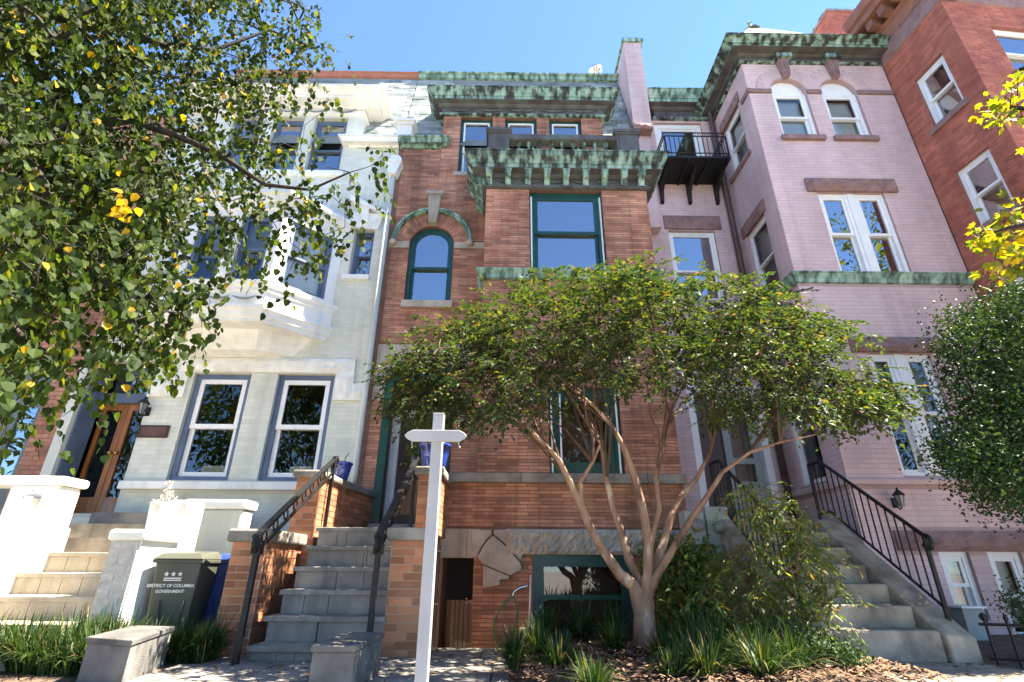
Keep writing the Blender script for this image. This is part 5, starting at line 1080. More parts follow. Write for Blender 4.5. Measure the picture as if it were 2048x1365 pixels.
# low fence at the right
fn = thing('low_iron_fence', 'low black iron fence with a scroll beside the concrete walk', 'fence', (4.3, 4.9, 0))
P0, P1 = np.array((4.02, 4.88, 0)), np.array((6.6, 4.2, 0))
for z in (.06, .31): MB().tube([P0+(0, 0, z), P1+(0, 0, z)], .012, 5).build('rail', 'iron', fn)
for k in range(17):
    q = P0+(P1-P0)*(k+.3)/17; MB().tube([q, q+(0, 0, .33), q+(0, 0, .36), q+(0, 0, .40)], [.011, .011, .02, .003], 5).build('picket', 'iron', fn)
MB().tube([P0+np.array((.035*math.cos(t)*(1-t/9)+.05, 0, .36+.035*math.sin(t)*(1-t/9))) for t in np.linspace(-1.5, 5, 14)], .009, 5).build('scroll', 'iron', fn)
ub = thing('utility_box', 'grey utility box with a white top under the pink basement window', 'box', (5.2, 6.6, 0)); FU = front(6.6); a, b = FU.u(1930, 1240), FU.u(1972, 1240)
m = MB(); m.box(FU, a, b, 0, FU.v(1950, 1217), -.3, 0); m.build('box_body', 'grey_metal', ub, bevel=.008); m = MB(); m.box(FU, a-.02, b+.03, FU.v(1950, 1217), FU.v(1950, 1213), -.33, .03); m.build('box_top', 'sash_white', ub)
# ------------------------------------------------------------------ plants
def inpoly(pts, poly):
    x, y = pts[:, 0], pts[:, 1]; r = np.zeros(len(pts), bool); n = len(poly); j = n-1
    for i in range(n):
        xi, yi = poly[i]; xj, yj = poly[j]
        c = ((yi > y) != (yj > y)) & (x < (xj-xi)*(y-yi)/(yj-yi+1e-9)+xi); r ^= c; j = i
    return r
def sample(poly, n, rg):
    p = np.array(poly, float); lo, hi = p.min(0), p.max(0); out = np.empty((0, 2))
    while len(out) < n:
        q = rg.uniform(lo, hi, (n*3, 2)); out = np.vstack((out, q[inpoly(q, poly)]))
    return out[:n]
class Skeleton:
    def __init__(s): s.p = []; s.par = []; s.fix = []
    def add(s, p, par, r=None): s.p.append(np.array(p, float)); s.par.append(par); s.fix.append(r); return len(s.p)-1
    def stem(s, pts, radii, par=-1):
        for q, r in zip(pts, radii): par = s.add(q, par, r)
        return par
    def grow(s, targets, rg, step=.16, sag=.03, jit=.03, maxlink=9., from_=0):
        """each target is joined to the nearest branch by a bent twig"""
        left = list(range(len(targets))); T = np.array(targets); P = np.array(s.p[from_:]); D = np.linalg.norm(T[:, None]-P[None], axis=2); nd = D.min(1); ni = D.argmin(1)+from_; ends = []
        done = np.zeros(len(T), bool)
        for _ in range(len(T)):
            i = int(np.argmin(np.where(done, 1e9, nd))); done[i] = True; L = nd[i]; k = max(1, int(L/step)); par = int(ni[i]); a = s.p[par]; b = T[i]; new = []
            for q in range(1, k+1):
                t = q/k; c = a+(b-a)*t+np.array((0, 0, 1))*sag*L*math.sin(math.pi*t)+(rg.normal(0, jit, 3)*min(1, L) if q < k else 0); par = s.add(c, par); new.append(c)
            ends.append(par); N_ = np.array(new); d2 = np.linalg.norm(T[:, None]-N_[None], axis=2); m_ = d2.min(1); base = len(s.p)-len(new); up = m_ < nd; nd = np.where(up, m_, nd); ni = np.where(up, d2.argmin(1)+base, ni)
        return ends
    def mesh(s, name, m, parent, tip=.003, ex=2.4, k=5, only=None):
        n = len(s.p); acc = np.zeros(n); rad = np.zeros(n)
        for i in range(n-1, -1, -1):
            rad[i] = s.fix[i] if s.fix[i] else max(tip, acc[i]**(1/ex))
            if s.par[i] >= 0: acc[s.par[i]] += rad[i]**ex
        vs = []; fs = []
        an = np.linspace(0, 2*math.pi, k, endpoint=False)
        for i in range(n):
            j = s.par[i]
            if j < 0 or (only and not only(i)): continue
            a, b = s.p[j], s.p[i]; d = b-a; L = np.linalg.norm(d)
            if L < 1e-6: continue
            d /= L; u = np.cross(d, (0, 0, 1)) if abs(d[2]) < .95 else np.cross(d, (1, 0, 0)); u /= np.linalg.norm(u); w = np.cross(d, u)
            ra = min(rad[j], rad[i]*1.6); o = len(vs); c = np.outer(np.cos(an), u)+np.outer(np.sin(an), w)
            vs += list(a-d*ra*.3+c*ra)+list(b+c*rad[i]); fs += [(o+q, o+(q+1) % k, o+k+(q+1) % k, o+k+q) for q in range(k)]
        return quads_smooth(name, np.array(vs), np.array(fs), m, parent)
def quads_smooth(name, vs, fs, m, parent):
    o = quads_mesh(name, vs, fs, None, m); o.data.shade_smooth(); attach(o, parent); return o
TPL = {'heart': (np.array([(0, 0, 0), (.46, .18, .06), (.40, .62, .05), (0, 1.05, -.04), (-.40, .62, .05), (-.46, .18, .06)]), [(0, 1, 2, 3), (0, 3, 4, 5)]),
       'oval': (np.array([(0, 0, 0), (.27, .45, .05), (0, 1, -.05), (-.27, .45, .05)]), [(0, 1, 2, 3)]),
       'narrow': (np.array([(0, 0, 0), (.15, .4, .03), (0, 1, -.08), (-.15, .4, .03)]), [(0, 1, 2, 3)]),
       'maple': (np.array([(0, 0, 0), (.5, .15, .03), (.34, .42, .04), (.62, .72, 0), (.2, .68, .03), (0, 1.1, -.05), (-.2, .68, .03), (-.62, .72, 0), (-.34, .42, .04), (-.5, .15, .03)]), [(0, 1, 2, 3), (0, 3, 4, 5), (0, 5, 6, 7), (0, 7, 8, 9)])}
def leaves(parent, pos, rg, size, kind, m, droop=.4, tint=None, up=.5, single=0, name='leaf', dirs=None):
    """leaf blades at pos; the largest in view can be single objects"""
    n = len(pos); T, F = TPL[kind]; d = rg.normal(0, 1, (n, 3)); d[:, 2] -= droop*2; d = d if dirs is None else dirs+rg.normal(0, .22, (n, 3)); d /= np.linalg.norm(d, axis=1)[:, None]
    z = rg.normal(0, .8 if dirs is None else .35, (n, 3)); z[:, 2] += up*2; z -= d*(z*d).sum(1)[:, None]; z /= np.linalg.norm(z, axis=1)[:, None]; x = np.cross(d, z)
    sz = rg.uniform(*size, n); B = np.stack((x, d, z), 2)*sz[:, None, None]; tint = rg.random(n) if tint is None else tint
    idx = np.arange(n); singles = []
    if single:
        q = pos-CAMP; k = q@W_; px = 1024+FPX*(q@R_)/np.maximum(k, .05); py = 682.5-FPX*(q@U_)/np.maximum(k, .05); vis = (k > .2) & (px > 5) & (px < 2043) & (py > 5) & (py < 1360); sco = np.where(vis, sz/np.maximum(k, .05), -1); singles = [i for i in np.argsort(-sco)[:single] if sco[i] > 0]
        idx = np.setdiff1d(idx, singles)
    V = (np.einsum('nij,mj->nmi', B[idx], T)+pos[idx][:, None]).reshape(-1, 3); fa = np.array(F); m0 = len(T)
    fs = (fa[None]+m0*np.arange(len(idx))[:, None, None]).reshape(-1, 4)
    o = quads_mesh('foliage', V, fs, np.repeat(tint[idx], len(F)), m); o['kind'] = 'stuff'; attach(o, parent)
    cache = []
    for v in range(8):
        if not single: break
        me = bpy.data.meshes.new('leaf'); me.from_pydata([tuple(t) for t in T], [], F); a = me.attributes.new('tint', 'FLOAT', 'FACE'); a.data.foreach_set('value', np.full(len(F), (v+.5)/8*.93, np.float32)); me.materials.append(mat(m)); cache.append(me)
    for i in singles:
        q = bpy.data.objects.new(name, cache[min(7, int(tint[i]*8))]); COL.objects.link(q); mm = Matrix(B[i].tolist()).to_4x4(); mm.translation = Vector(pos[i]); q.parent = parent
        q.matrix_local = Matrix.Translation(-Vector(parent['_loc'])) @ mm
    return o
def around(pts, k, rad, rg, flat=1.): 
    p = np.repeat(np.array(pts), k, 0); return p+rg.normal(0, rad, p.shape)*np.array((1, 1, flat))

def sprays(base, rg, n_leaf, length, side=.9, droop=.3, out=None, spread=.0):
    """leaf positions and directions along short twigs that start at base"""
    m = len(base); d = rg.normal(0, 1, (m, 3)); d[:, 2] *= .35
    if out is not None: d += out
    d /= np.linalg.norm(d, axis=1)[:, None]; d[:, 2] -= droop; d /= np.linalg.norm(d, axis=1)[:, None]
    sd = np.cross(d, (0, 0, 1)); sd /= np.linalg.norm(sd, axis=1)[:, None]+1e-9; L = length*rg.uniform(.6, 1.25, m); P = []; D = []; S = []
    for k in range(n_leaf):
        t = (k+.6)/n_leaf; p = base+d*(L*t)[:, None]+np.array((0, 0, -1))*(L*t*t*droop*.6)[:, None]+rg.normal(0, spread, (m, 3))
        P.append(p); D.append(d*.65+sd*(side if k % 2 else -side)*(1-.55*t)+np.array((0, 0, -droop*.5)))
    e = base+d*L[:, None]+np.array((0, 0, -1))*(L*droop*.6)[:, None]; w = sd*.0022; u = np.array((0, 0, .0022))
    tw = np.stack((base-w, base+w, e+w*.4, e-w*.4), 1).reshape(-1, 3); tw2 = np.stack((base-u, base+u, e+u*.4, e-u*.4), 1).reshape(-1, 3); tw = np.vstack((tw, tw2))
    return np.vstack(P), np.vstack(D), tw
def twigs(parent, tw, m):
    o = quads_mesh('fine_twigs', tw, np.arange(len(tw)).reshape(-1, 4), None, m); o['kind'] = 'stuff'; attach(o, parent)
def off_frame(c, r, n, rg):
    """crown points of a street tree that lie beside or above the view"""
    d = rg.normal(0, 1, (n*4, 3)); d /= np.linalg.norm(d, axis=1)[:, None]; p = np.array(c)+d*(rg.random((n*4, 1))**.4)*np.array(r); out = []
    for q in p:
        x, y, k = proj(q)
        if k < .3 or x < -40 or x > 2090 or y < -40: out.append(q)
    return out[:n]
# ---- crape myrtle in front of the brick house
rg = np.random.default_rng(21)
MY = 5.0; cm = thing('crape_myrtle', 'multi-stemmed smooth-barked tree with a broad flat crown in front of the brick house', 'tree', (1.2, MY, .05))
sk = Skeleton()
def stemPx(pts, par=-1):
    out = []
    for x, y, Y, r in pts: par = sk.add(atY(x, y, Y), par, r*rg.uniform(.9, 1.1)*(.84 if r < .08 else .95)); out.append(par)
    return out
b0_ = stemPx([(1288, 1318, 5.0, .135), (1290, 1285, 5.0, .105), (1289, 1240, 5.0, .095), (1289, 1195, 5.0, .09)])
s1 = stemPx([(1268, 1172, 4.97, .062), (1240, 1150, 4.93, .056), (1213, 1112, 4.88, .05), (1188, 1072, 4.82, .045), (1163, 1015, 4.75, .04), (1140, 965, 4.7, .036), (1118, 920, 4.62, .028), (1085, 885, 4.5, .02)], b0_[2])
stemPx([(1050, 850, 4.4, .014), (1000, 825, 4.3, .01)], s1[-1]); s1b = stemPx([(1160, 965, 4.7, .022), (1185, 925, 4.7, .018), (1200, 890, 4.7, .014)], s1[4])
s2 = stemPx([(1282, 1165, 5.05, .055), (1258, 1120, 5.1, .046), (1245, 1070, 5.15, .042), (1225, 1010, 5.2, .036), (1213, 960, 5.25, .03), (1205, 905, 5.3, .024), (1190, 850, 5.35, .016)], b0_[3])
s3 = stemPx([(1296, 1150, 5.0, .06), (1297, 1080, 4.98, .052), (1283, 1010, 4.95, .046), (1268, 950, 4.92, .04), (1245, 890, 4.88, .032), (1222, 850, 4.85, .026), (1190, 815, 4.8, .018), (1150, 780, 4.7, .012)], b0_[3])
s4 = stemPx([(1308, 1140, 5.05, .055), (1328, 1085, 5.1, .047), (1342, 1030, 5.15, .042), (1365, 990, 5.2, .036), (1395, 955, 5.25, .03), (1418, 910, 5.3, .024), (1430, 860, 5.3, .018), (1425, 800, 5.3, .012)], b0_[3])
s5 = stemPx([(1318, 1145, 4.95, .048), (1348, 1095, 4.9, .04), (1382, 1040, 4.85, .034), (1410, 1000, 4.8, .028), (1445, 945, 4.75, .022), (1500, 905, 4.7, .017), (1560, 885, 4.65, .012), (1630, 870, 4.6, .008)], b0_[3])
s6 = stemPx([(1300, 1090, 5.0, .04), (1318, 1020, 5.0, .034), (1312, 960, 5.0, .028), (1322, 900, 5.05, .022), (1345, 840, 5.1, .015)], s3[0])
n_main = len(sk.p)
def fork(node, targets, r0=.013, Y0=None):
    for x, y, Y in targets:
        a = sk.p[node]; b = atY(x, y, Y); par = node
        for t in (.2, .4, .6, .8, 1.):
            c = a+(b-a)*t+np.array((0, 0, .10))*math.sin(math.pi*t)*np.linalg.norm(b-a)*.6+rg.normal(0, .018, 3); par = sk.add(c, par, r0*(1-.7*t))
for nodes, xs in ((s1, (830, 900, 960, 1040)), (s1b, (1090, 1150, 1010)), (s2, (1120, 1180, 1230)), (s3, (1000, 1080, 1160, 1230)), (s6, (1280, 1340, 1400)), (s4, (1380, 1440, 1500, 1330)), (s5, (1560, 1640, 1720, 1600))):
    for k, x in enumerate(xs):
        fork(nodes[-1-(k % min(3, len(nodes)-1))], [(x+rg.uniform(-15, 15), rg.uniform(630, 740), MY+rg.uniform(-.7, .7))], .015); fork(nodes[-1-((k+1) % min(3, len(nodes)-1))], [(x+rg.uniform(-60, 60), rg.uniform(660, 770), MY+rg.uniform(-.8, .8))], .011)
n_stem = len(sk.p)
dense = [(790, 745), (765, 770), (800, 700), (850, 690), (900, 640), (950, 600), (1010, 575), (1070, 570), (1130, 545), (1200, 555), (1260, 535), (1330, 555), (1400, 560), (1470, 565), (1540, 580), (1600, 610), (1660, 640), (1690, 690), (1660, 740), (1740, 740), (1810, 755), (1790, 800), (1720, 830), (1640, 840), (1540, 815), (1440, 790), (1340, 785), (1240, 755), (1150, 775), (1060, 815), (960, 850), (870, 860), (800, 820)]
px = sample(dense, 460, rg); Yt = MY+rg.uniform(-1.25, 1.0, len(px))*np.clip(np.minimum(px[:, 0]-740, 1850-px[:, 0])/260, .25, 1)
tg = [atY(x, y, Y) for (x, y), Y in zip(px, Yt)]
ends = sk.grow(tg, rg, .14, .06, .025)
low = [(1430, 790), (1640, 790), (1720, 860), (1690, 880), (1600, 850), (1500, 880), (1420, 850)]
px2 = sample(low, 46, rg); e2 = sk.grow([atY(x, y, MY+rg.uniform(-.4, .5)) for x, y in px2], rg, .14, .05, .02)
stems = set(range(n_stem))
sk.mesh('trunk', 'bark_myrtle', cm, .003, only=lambda i: i < n_main, k=9); sk.mesh('limbs', 'twig', cm, .003, only=lambda i: n_main <= i < n_stem, k=6)['kind'] = 'stuff'; sk.mesh('branches', 'twig', cm, .0045, only=lambda i: i >= n_stem)['kind'] = 'stuff'
P_ = np.array(sk.p); tips = P_[ends]
bs = np.vstack((around(tips, 7, .08, rg, .8), P_[n_stem:][::4])); ctr = np.array((1.25, MY, 2.6)); out = (bs-ctr)*np.array((.35, .6, .5))
pos, dr, tw = sprays(bs, rg, 13, .23, .95, .32, out, .008); twigs(cm, tw, 'twig')
qx = np.array([proj(p)[:2] for p in pos]); okm = (qx[:, 1] < 862+rg.normal(0, 14, len(qx))) | (rg.random(len(qx)) < .10)
leaves(cm, pos[okm], rg, (.040, .070), 'oval', 'leaf_myrtle', .25, single=200, up=.75, dirs=dr[okm])
leaves(cm, around(P_[e2], 26, .08, rg, .7), rg, (.045, .07), 'oval', 'leaf_myrtle', .25, tint=rg.uniform(.6, .97, len(e2)*26))  # lighter, yellower tints put the backlight into the colour of these low leaves
top = [t for t, (x, y) in zip(tips, px) if rg.random() < .22]
leaves(cm, around(np.array(top)+(0, 0, .12), 22, .05, rg, 1.6), rg, (.010, .018), 'oval', 'seed_head', 0., up=0)

# ---- linden: trunk out of frame at the left, boughs hanging into view
rg = np.random.default_rng(5)
ln = thing('linden_tree', 'large leafy street tree with drooping heart-shaped leaves in front of the white house', 'tree', (-4.6, 1.9, -.8))
sk = Skeleton()
tr = stemPx([], -1)
t0 = sk.stem([(-4.6, 1.9, -.85), (-4.6, 1.9, .3), (-4.55, 1.95, 1.8), (-4.5, 2.0, 3.2), (-4.4, 2.1, 4.6), (-4.2, 2.2, 6.0), (-4.0, 2.3, 7.2)], [.24, .19, .17, .16, .13, .09, .05])
def limb(px_, par, r0, r1):
    n = len(px_)
    for k, (x, y, Y) in enumerate(px_): par = sk.add(atY(x, y, Y), par, r0+(r1-r0)*k/max(1, n-1))
    return par
limb([(-120, 150, 2.5), (0, 215, 2.8), (90, 255, 3.0), (160, 250, 3.2), (260, 240, 3.4), (350, 270, 3.6), (440, 310, 3.75), (530, 370, 3.8), (620, 380, 3.8), (700, 345, 3.8)], 4, .06, .008)
limb([(-160, 260, 2.4), (0, 285, 2.7), (60, 330, 2.9), (110, 410, 3.0), (130, 480, 3.1), (200, 560, 3.3), (290, 600, 3.4), (370, 640, 3.5)], 3, .06, .008)
limb([(-100, 40, 2.6), (60, 20, 3.0), (220, 60, 3.3), (330, 90, 3.6), (430, 100, 3.9), (540, 60, 4.1), (610, 90, 4.2)], 5, .05, .007)
limb([(-150, 520, 2.4), (-20, 620, 2.7), (60, 690, 3.0), (140, 730, 3.3), (230, 740, 3.5)], 2, .04, .007)
limb([(-60, -60, 2.7), (150, -60, 3.0), (330, -40, 3.3), (480, -20, 3.6), (600, 10, 3.9)], 6, .04, .007)
n_st = len(sk.p)
poly = [(-60, -80), (640, -60), (655, 30), (600, 60), (640, 120), (610, 180), (560, 210), (590, 270), (560, 330), (520, 390), (470, 440), (540, 500), (500, 560), (430, 570), (400, 620), (390, 690), (330, 740), (250, 690), (240, 780), (150, 770), (90, 700), (60, 800), (-60, 840)]
pxa = np.vstack((sample(poly, 430, rg), sample([(-60, -80), (540, -60), (470, 200), (380, 400), (260, 520), (150, 640), (-60, 740)], 460, rg))); tg = []
for x, y in pxa: tg.append(atY(x, y, 2.5+1.5*np.clip(x/600, 0, 1)+rg.uniform(-.25, 1.7)*(.55+.45*rg.random())))
spray = [(650, 95, 4.2), (680, 105, 4.2), (640, 165, 4.1), (660, 215, 4.0), (600, 300, 3.9), (610, 250, 3.9), (655, 335, 3.8), (700, 375, 3.8), (735, 335, 3.8), (765, 320, 3.8), (690, 415, 3.85), (640, 420, 3.8), (690, 455, 3.9), (650, 470, 3.9), (600, 430, 3.8), (570, 400, 3.8), (620, 395, 3.8), (560, 470, 3.9), (600, 500, 4.0), (580, 540, 3.9), (660, 390, 3.8), (545, 440, 3.7)]
tg += [atY(*s_) for s_ in spray]
ends = sk.grow(tg, rg, .16, .02, .03); ends = sk.grow(off_frame((-4.3, 2.2, 5.2), (2.0, 2.2, 2.6), 420, rg), rg, .2, .03, .03)+ends
sk.mesh('trunk', 'bark_dark', ln, .004, only=lambda i: i < n_st, k=8); sk.mesh('branches', 'bark_dark', ln, .0032, only=lambda i: i >= n_st)['kind'] = 'stuff'
P_ = np.array(sk.p); tips = P_[ends]; nsp = len(spray)
tp = np.vstack((tips[:-nsp], P_[n_st:][::6])); bs = np.vstack((around(tp, 3, .09, rg), tips[-nsp:], tips[-nsp:]))
pos, dr, tw = sprays(bs, rg, 8, .26, .75, .75, None, .01); twigs(ln, tw, 'bark_dark')
kp = (pos[:, 1] > 2.0) | (pos[:, 0] < -2.8); pos = pos[kp]; dr = dr[kp]+np.array((0, 0, -.7))
tn = rg.beta(1.7, 2.6, len(pos)); tn[rg.random(len(pos)) < .012] = .96
leaves(ln, pos, rg, (.042, .07), 'heart', 'leaf_linden', .55, tint=tn, up=.25, single=300, dirs=dr)
yc = atY(248, 420, 2.7); leaves(ln, around([yc], 16, .035, rg, 1.5), rg, (.05, .07), 'heart', 'leaf_linden', .6, tint=np.full(16, .955))

# ---- holly at the right
rg = np.random.default_rng(9)
ho = thing('holly_tree', 'dense dark glossy evergreen tree beside the red brick wall', 'tree', (5.35, 5.25, 0)); sk = Skeleton()
sk.stem([(5.35, 5.25, -.05), (5.33, 5.25, .8), (5.36, 5.22, 1.7), (5.3, 5.2, 2.6), (5.3, 5.2, 3.3)], [.11, .09, .07, .045, .02]); n_st = len(sk.p)
poly = [(2100, 560), (2010, 585), (1960, 620), (1905, 660), (1890, 720), (1900, 780), (1880, 850), (1890, 920), (1930, 965), (1985, 985), (2040, 1010), (2130, 960), (2200, 800), (2180, 640)]
pxa = sample(poly, 260, rg); ends = sk.grow([atY(x, y, 5.2+rg.uniform(-.65, .6)) for x, y in pxa], rg, .15, .04, .03)
ends += sk.grow([atY(x, y, 5.2) for x, y in ((1895, 690), (1900, 640), (1925, 630), (1895, 750), (1990, 1000), (1970, 1002), (2040, 1015))], rg, .12, .02, .02)
sk.mesh('trunk', 'bark_dark', ho, .004, only=lambda i: i < n_st, k=8); sk.mesh('branches', 'bark_dark', ho, .003, only=lambda i: i >= n_st)['kind'] = 'stuff'
leaves(ho, np.vstack((around(np.array(sk.p)[ends], 150, .12, rg), around(np.array(sk.p)[n_st:][::2], 6, .05, rg))), rg, (.034, .055), 'oval', 'leaf_holly', .1, up=.3, single=60)
# ---- maple branch at the right edge, trunk out of frame
rg = np.random.default_rng(10)
ma = thing('maple_tree', 'street tree with yellow green lobed leaves reaching in beside the red building', 'tree', (5.0, 2.2, -.8)); sk = Skeleton()
sk.stem([(5.0, 2.2, -.85), (5.0, 2.2, 1.0), (4.95, 2.25, 2.6), (4.8, 2.35, 4.0), (4.6, 2.5, 5.2)], [.2, .16, .14, .11, .06])
for l, pr_n in (([(2150, 200, 3.0), (2080, 220, 3.2), (2020, 215, 3.3)], 4), ([(2180, 400, 3.0), (2100, 440, 3.2), (2020, 455, 3.3), (1970, 470, 3.4)], 3), ([(2100, 120, 3.0), (2040, 140, 3.2)], 4)):
    par = pr_n
    for k, (x, y, Y) in enumerate(l): par = sk.add(atY(x, y, Y), par, .03-.007*k)
n_st = len(sk.p)
tgm = [(2040, 160), (2025, 175), (2035, 210), (2000, 215), (1985, 230), (1972, 225), (2015, 235), (2045, 235), (2035, 190), (2010, 195), (1965, 470), (1960, 485), (1985, 470), (2005, 440), (2015, 410), (2025, 425), (2000, 480), (2020, 495), (1990, 515), (1985, 545), (2010, 530), (2035, 470), (2040, 505), (2045, 440), (1955, 462), (2040, 540), (2070, 300), (2080, 180), (2100, 350), (2110, 480)]
ends = sk.grow([atY(x, y, 3.3+rg.uniform(-.2, .35)) for x, y in tgm], rg, .1, .03, .02)
ends = list(ends)+sk.grow(off_frame((5.1, 2.3, 5.4), (1.9, 1.7, 2.4), 260, rg), rg, .2, .03, .03)
sk.mesh('trunk', 'bark_dark', ma, .004, only=lambda i: i < n_st, k=8); sk.mesh('branches', 'bark_dark', ma, .003, only=lambda i: i >= n_st)['kind'] = 'stuff'
leaves(ma, around(np.array(sk.p)[ends], 9, .055, rg), rg, (.05, .085), 'maple', 'leaf_maple', .45, single=120)

# ---- shrubs
def shrub(name, label, poly, Y, dY, base, n, k, rad, size, kind, m, seed, single=0, tint=None, cat='shrub', droop=.2, lab=None):
    rg = np.random.default_rng(seed); t = thing(name, label, cat, base); sk = Skeleton(); b = np.array(base, float); roots = []
    for q in range(5): a = q*1.257; sk.add(b+(.05*math.cos(a), .05*math.sin(a), 0), -1, .014); sk.add(b+(.10*math.cos(a), .10*math.sin(a), .25 if n > 100 else .10), len(sk.p)-1, .011)
    pxs = sample(poly, n, rg); tg = [atY(x, y, Y+rg.uniform(-dY, dY)) for x, y in pxs]; tg = [p for p in tg if p[2] > b[2]+.05]
    ends = sk.grow(tg, rg, .10, .04, .02); sk.mesh('stems', 'twig', t, .0028)['kind'] = 'stuff'
    pos = np.vstack((around(np.array(sk.p)[ends], k, rad, rg), around(np.array(sk.p)[10:][::2], max(1, k//8), rad*.5, rg))); pos = pos[pos[:, 2] > b[2]+.02]
    if kind == 'narrow':
        bs = np.vstack((around(np.array(sk.p)[ends], 3, rad*.6, rg), np.array(sk.p)[10:][::3])); pos, dr, tw = sprays(bs, rg, 11, .24, 1.0, .5, None, .008); ok = pos[:, 2] > b[2]+.03; pos = pos[ok]; twigs(t, tw, 'twig'); leaves(t, pos, rg, size, kind, m, droop, single=single, up=.5, dirs=dr[ok]); return t
    leaves(t, pos, rg, size, kind, m, droop, single=single, up=.4); return t
shrub('nandina', 'tall feathery bamboo-like shrub leaning over the concrete steps', [(1470, 985), (1500, 960), (1560, 975), (1600, 1010), (1620, 1060), (1660, 1100), (1690, 1150), (1670, 1210), (1640, 1260), (1580, 1275), (1500, 1250), (1440, 1220), (1400, 1180), (1400, 1130), (1460, 1090), (1510, 1070), (1500, 1030)], 4.75, .38, (2.25, 4.75, .06), 120, 32, .075, (.045, .085), 'narrow', 'leaf_nandina', 31, 80)
shrub('broadleaf_shrub', 'dark green bushy shrub behind the tree trunk under the meter cabinets', [(1310, 1110), (1350, 1085), (1410, 1090), (1440, 1140), (1430, 1210), (1400, 1250), (1330, 1250), (1305, 1190)], 5.6, .3, (1.95, 5.6, .05), 90, 40, .08, (.05, .085), 'oval', 'leaf_nandina', 32, 40)
shrub('low_shrub', 'low blue green shrub at the corner of the concrete walk', [(1560, 1290), (1640, 1275), (1700, 1300), (1740, 1330), (1750, 1345), (1560, 1350), (1540, 1320)], 4.25, .2, (2.4, 4.25, .03), 80, 40, .05, (.026, .042), 'oval', 'leaf_holly', 33)
shrub('low_shrub', 'low evergreen shrub against the pink basement wall by the iron fence', [(2000, 1190), (2048, 1165), (2110, 1200), (2110, 1260), (2040, 1260), (2005, 1230)], 5.2, .25, (5.1, 5.2, .02), 40, 26, .06, (.025, .04), 'oval', 'leaf_holly', 34)
shrub('sapling_shrub', 'small pale leafed shrub in front of the rough stone lintel beside the trunk', [(1300, 1075), (1325, 1060), (1340, 1080), (1330, 1120), (1310, 1140), (1295, 1110)], 5.7, .12, (1.55, 5.75, .05), 22, 16, .05, (.02, .035), 'narrow', 'leaf_nandina', 35)
# ---- long strap-leaved clumps
def clump(c, n, L, rg, mb):
    c = np.array(c, float); out = mb
    a = rg.uniform(0, 6.28, n); ln_ = rg.uniform(.6, 1., n)*L; lean = rg.uniform(.15, .95, n); r0 = rg.uniform(0, .07, n)
    T_ = np.linspace(0, 1, 5)
    for i in range(n):
        h = np.array((math.cos(a[i]), math.sin(a[i]), 0)); s = np.array((-math.sin(a[i]), math.cos(a[i]), 0)); b = c+h*r0[i]; w = rg.uniform(.004, .007)
        pts = [b+h*ln_[i]*lean[i]*(t**1.5)+np.array((0, 0, ln_[i]*(t*(1.15-lean[i]*.35)-.55*lean[i]*t*t*t))) for t in T_]
        o = len(out[0]); ww = [w, w, w*.9, w*.6, w*.1]
        for p, q in zip(pts, ww): p = np.array((p[0], p[1], max(p[2], c[2]+.004))); out[0].append(p-s*q); out[0].append(p+s*q)
        out[1].extend([(o+2*k, o+2*k+1, o+2*k+3, o+2*k+2) for k in range(4)]); t = rg.random(); out[2].extend([t]*4)
def clump_obj(name, label, c, n, L, seed, group):
    rg = np.random.default_rng(seed); mb = ([], [], []); clump(c, n, L, rg, mb); o = quads_mesh(name, np.array(mb[0]), np.array(mb[1]), np.array(mb[2]), 'blade'); tag(o, label, 'plant', group); return o
for k, (x, y, L, lab) in enumerate(((1075, 1320, .36, 'arching strap-leaved clump at the concrete curb of the basement entry'), (1165, 1290, .50, 'tall strap-leaved clump under the basement window'), (1120, 1345, .30, 'short strap-leaved clump at the edge of the flagstone path'),
        (1230, 1310, .34, 'strap-leaved clump in the mulch left of the tree trunk foot'), (1345, 1300, .36, 'strap-leaved clump against the right side of the tree trunk foot'), (1400, 1325, .42, 'broad strap-leaved clump between the trunk and the leafy shrub'),
        (1460, 1300, .40, 'strap-leaved clump under the feathery shrub'), (1500, 1345, .36, 'strap-leaved clump before the feathery shrub'), (1420, 1365, .34, 'strap-leaved clump in the open mulch before the dark bushy shrub'), (1555, 1330, .34, 'strap-leaved clump next to the low blue green shrub'),
        (1345, 1365, .26, 'small strap-leaved clump in the mulch before the trunk'), (1190, 1395, .26, 'small strap-leaved clump at the front of the mulch bed'), (1030, 1335, .34, 'strap-leaved clump beside the flagstone path and the concrete curb'), (1205, 1275, .46, 'tall strap-leaved clump between the basement window and the trunk'), (1095, 1290, .44, 'strap-leaved clump behind the curb near the white pipe'), (1370, 1275, .46, 'tall strap-leaved clump in front of the dark bushy shrub'), (1480, 1270, .46, 'tall strap-leaved clump at the base of the feathery shrub'), (1530, 1365, .40, 'strap-leaved clump overhanging the front of the bed'), (1590, 1350, .36, 'strap-leaved clump at the corner of the concrete walk'), (1440, 1340, .44, 'full strap-leaved clump in the middle of the green patch'), (1390, 1350, .34, 'strap-leaved clump at the edge of the open mulch'), (1330, 1330, .30, 'strap-leaved clump just before the trunk foot'))):
    q = atZ(x, y, .07); clump_obj('liriope_clump', lab, (q[0], min(q[1], 5.5), .06), 190, L, 100+k, 'strap-leaved clumps in the planting bed')
rg = np.random.default_rng(77); mb = ([], [], [])
for k in range(230):
    x = rg.uniform(-4.9, -2.42); y = rg.uniform(4.3, 5.0); 
    if x > -2.95 and y < 4.85 and x < -2.4: continue
    clump((x, y, .0), 46, rg.uniform(.32, .46), rg, mb)
for k in range(14): clump((rg.uniform(-2.75, -2.5), rg.uniform(4.85, 5.15), 0), 46, rg.uniform(.25, .4), rg, mb)
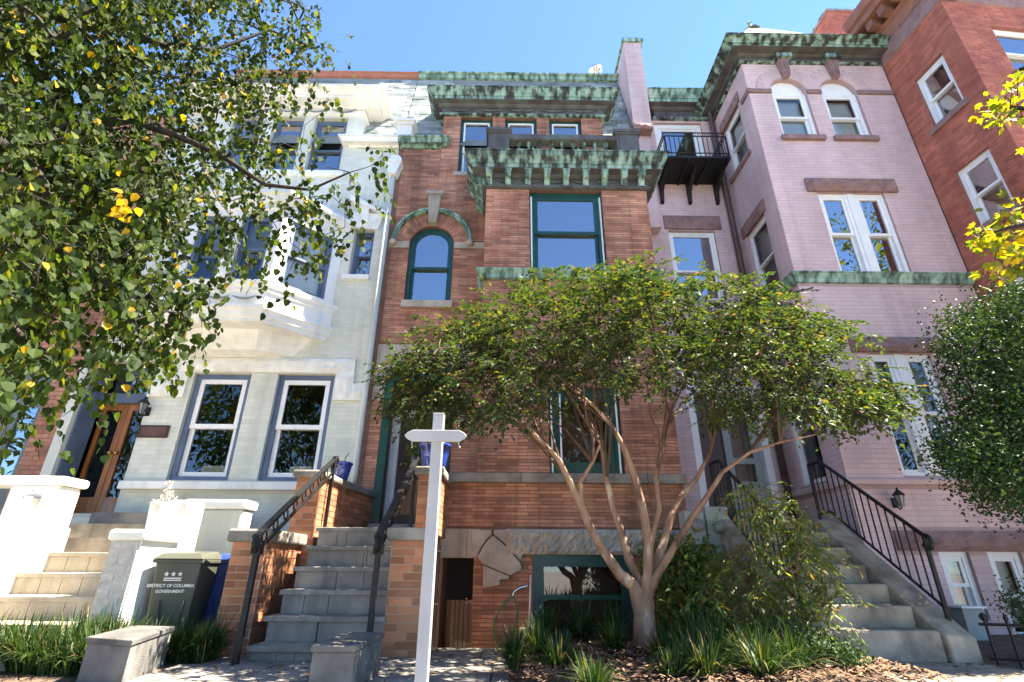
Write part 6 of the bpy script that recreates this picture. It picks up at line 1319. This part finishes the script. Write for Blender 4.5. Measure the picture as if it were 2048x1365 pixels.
o = quads_mesh('ground_cover_grass', np.array(mb[0]), np.array(mb[1]), np.array(mb[2]), 'blade'); o['kind'] = 'stuff'; o['label'] = 'bed of long green grass-like blades in front of the bins'; o['category'] = 'grass'
# fallen leaves on the path and the soil at the right
n = 260; c = np.column_stack((rng.uniform(-2.5, 4.6, n), rng.uniform(4.2, 5.6, n), np.full(n, .026)))
o = quads_mesh('fallen_leaves', (c[:, None]+np.stack([np.column_stack((.03*np.cos(a_), .02*np.sin(a_), .006*np.sin(3*a_))) for a_ in (rng.uniform(0, 6.28, n)[:, None]+np.array([0, 1.4, 3.1, 4.7])[None]).T], 1)).reshape(-1, 3), np.arange(4*n).reshape(-1, 4), rng.random(n), 'seed_head'); o['kind'] = 'stuff'; o['label'] = 'dry brown leaves scattered on the paths'; o['category'] = 'leaves'
# ---- trees across the street, seen in the window panes
labs2 = ['broad street tree across the road from the far red house', 'broad street tree across the road from the white house', 'medium street tree across the road from the white and brick party line', 'low street tree across the road from the brick house', 'tall street tree across the road from the pink house', 'very tall street tree across the road from the red corner building']
for k, (x, y, h, r) in enumerate(((-19, -8, 12, 4.2), (-12, -8, 12, 4.4), (-5, -8, 11, 4.0), (4, -8, 10, 4.0), (12, -9, 13, 4.2), (20, -9, 21, 5))):
    rg = np.random.default_rng(200+k); t = thing('street_tree', labs2[k], 'tree', (x, y, -.8), 'trees across the street'); sk = Skeleton(); sk.stem([(x, y, -.85), (x, y, h*.3), (x+.2, y, h*.55), (x, y, h*.8)], [.22, .18, .12, .06])
    d = rg.normal(0, 1, (120, 3)); d /= np.linalg.norm(d, axis=1)[:, None]; e = sk.grow(np.array((x, y, h*.56))+d*rg.uniform(.3, 1, 120)[:, None]*np.array((r, r, h*.42)), rg, .6, .05, .1)
    sk.mesh('trunk', 'bark_dark', t, .01); leaves(t, around(np.array(sk.p)[e], 50, .5, rg), rg, (.2, .34), 'oval', 'leaf_linden', .3, tint=rg.beta(2, 2, len(e)*50)*.9)

planter_stone(tuple(atY(58, 1050, 5.55)*[1, 1, 0]+np.array([0, 0, EYE+.361])), 'pale stone pot with grey foliage on the white balustrade ledge')
planter_stone((WX1+.16, 5.36, EYE+.301), 'pale stone pot with grey foliage on the brick pier cap')
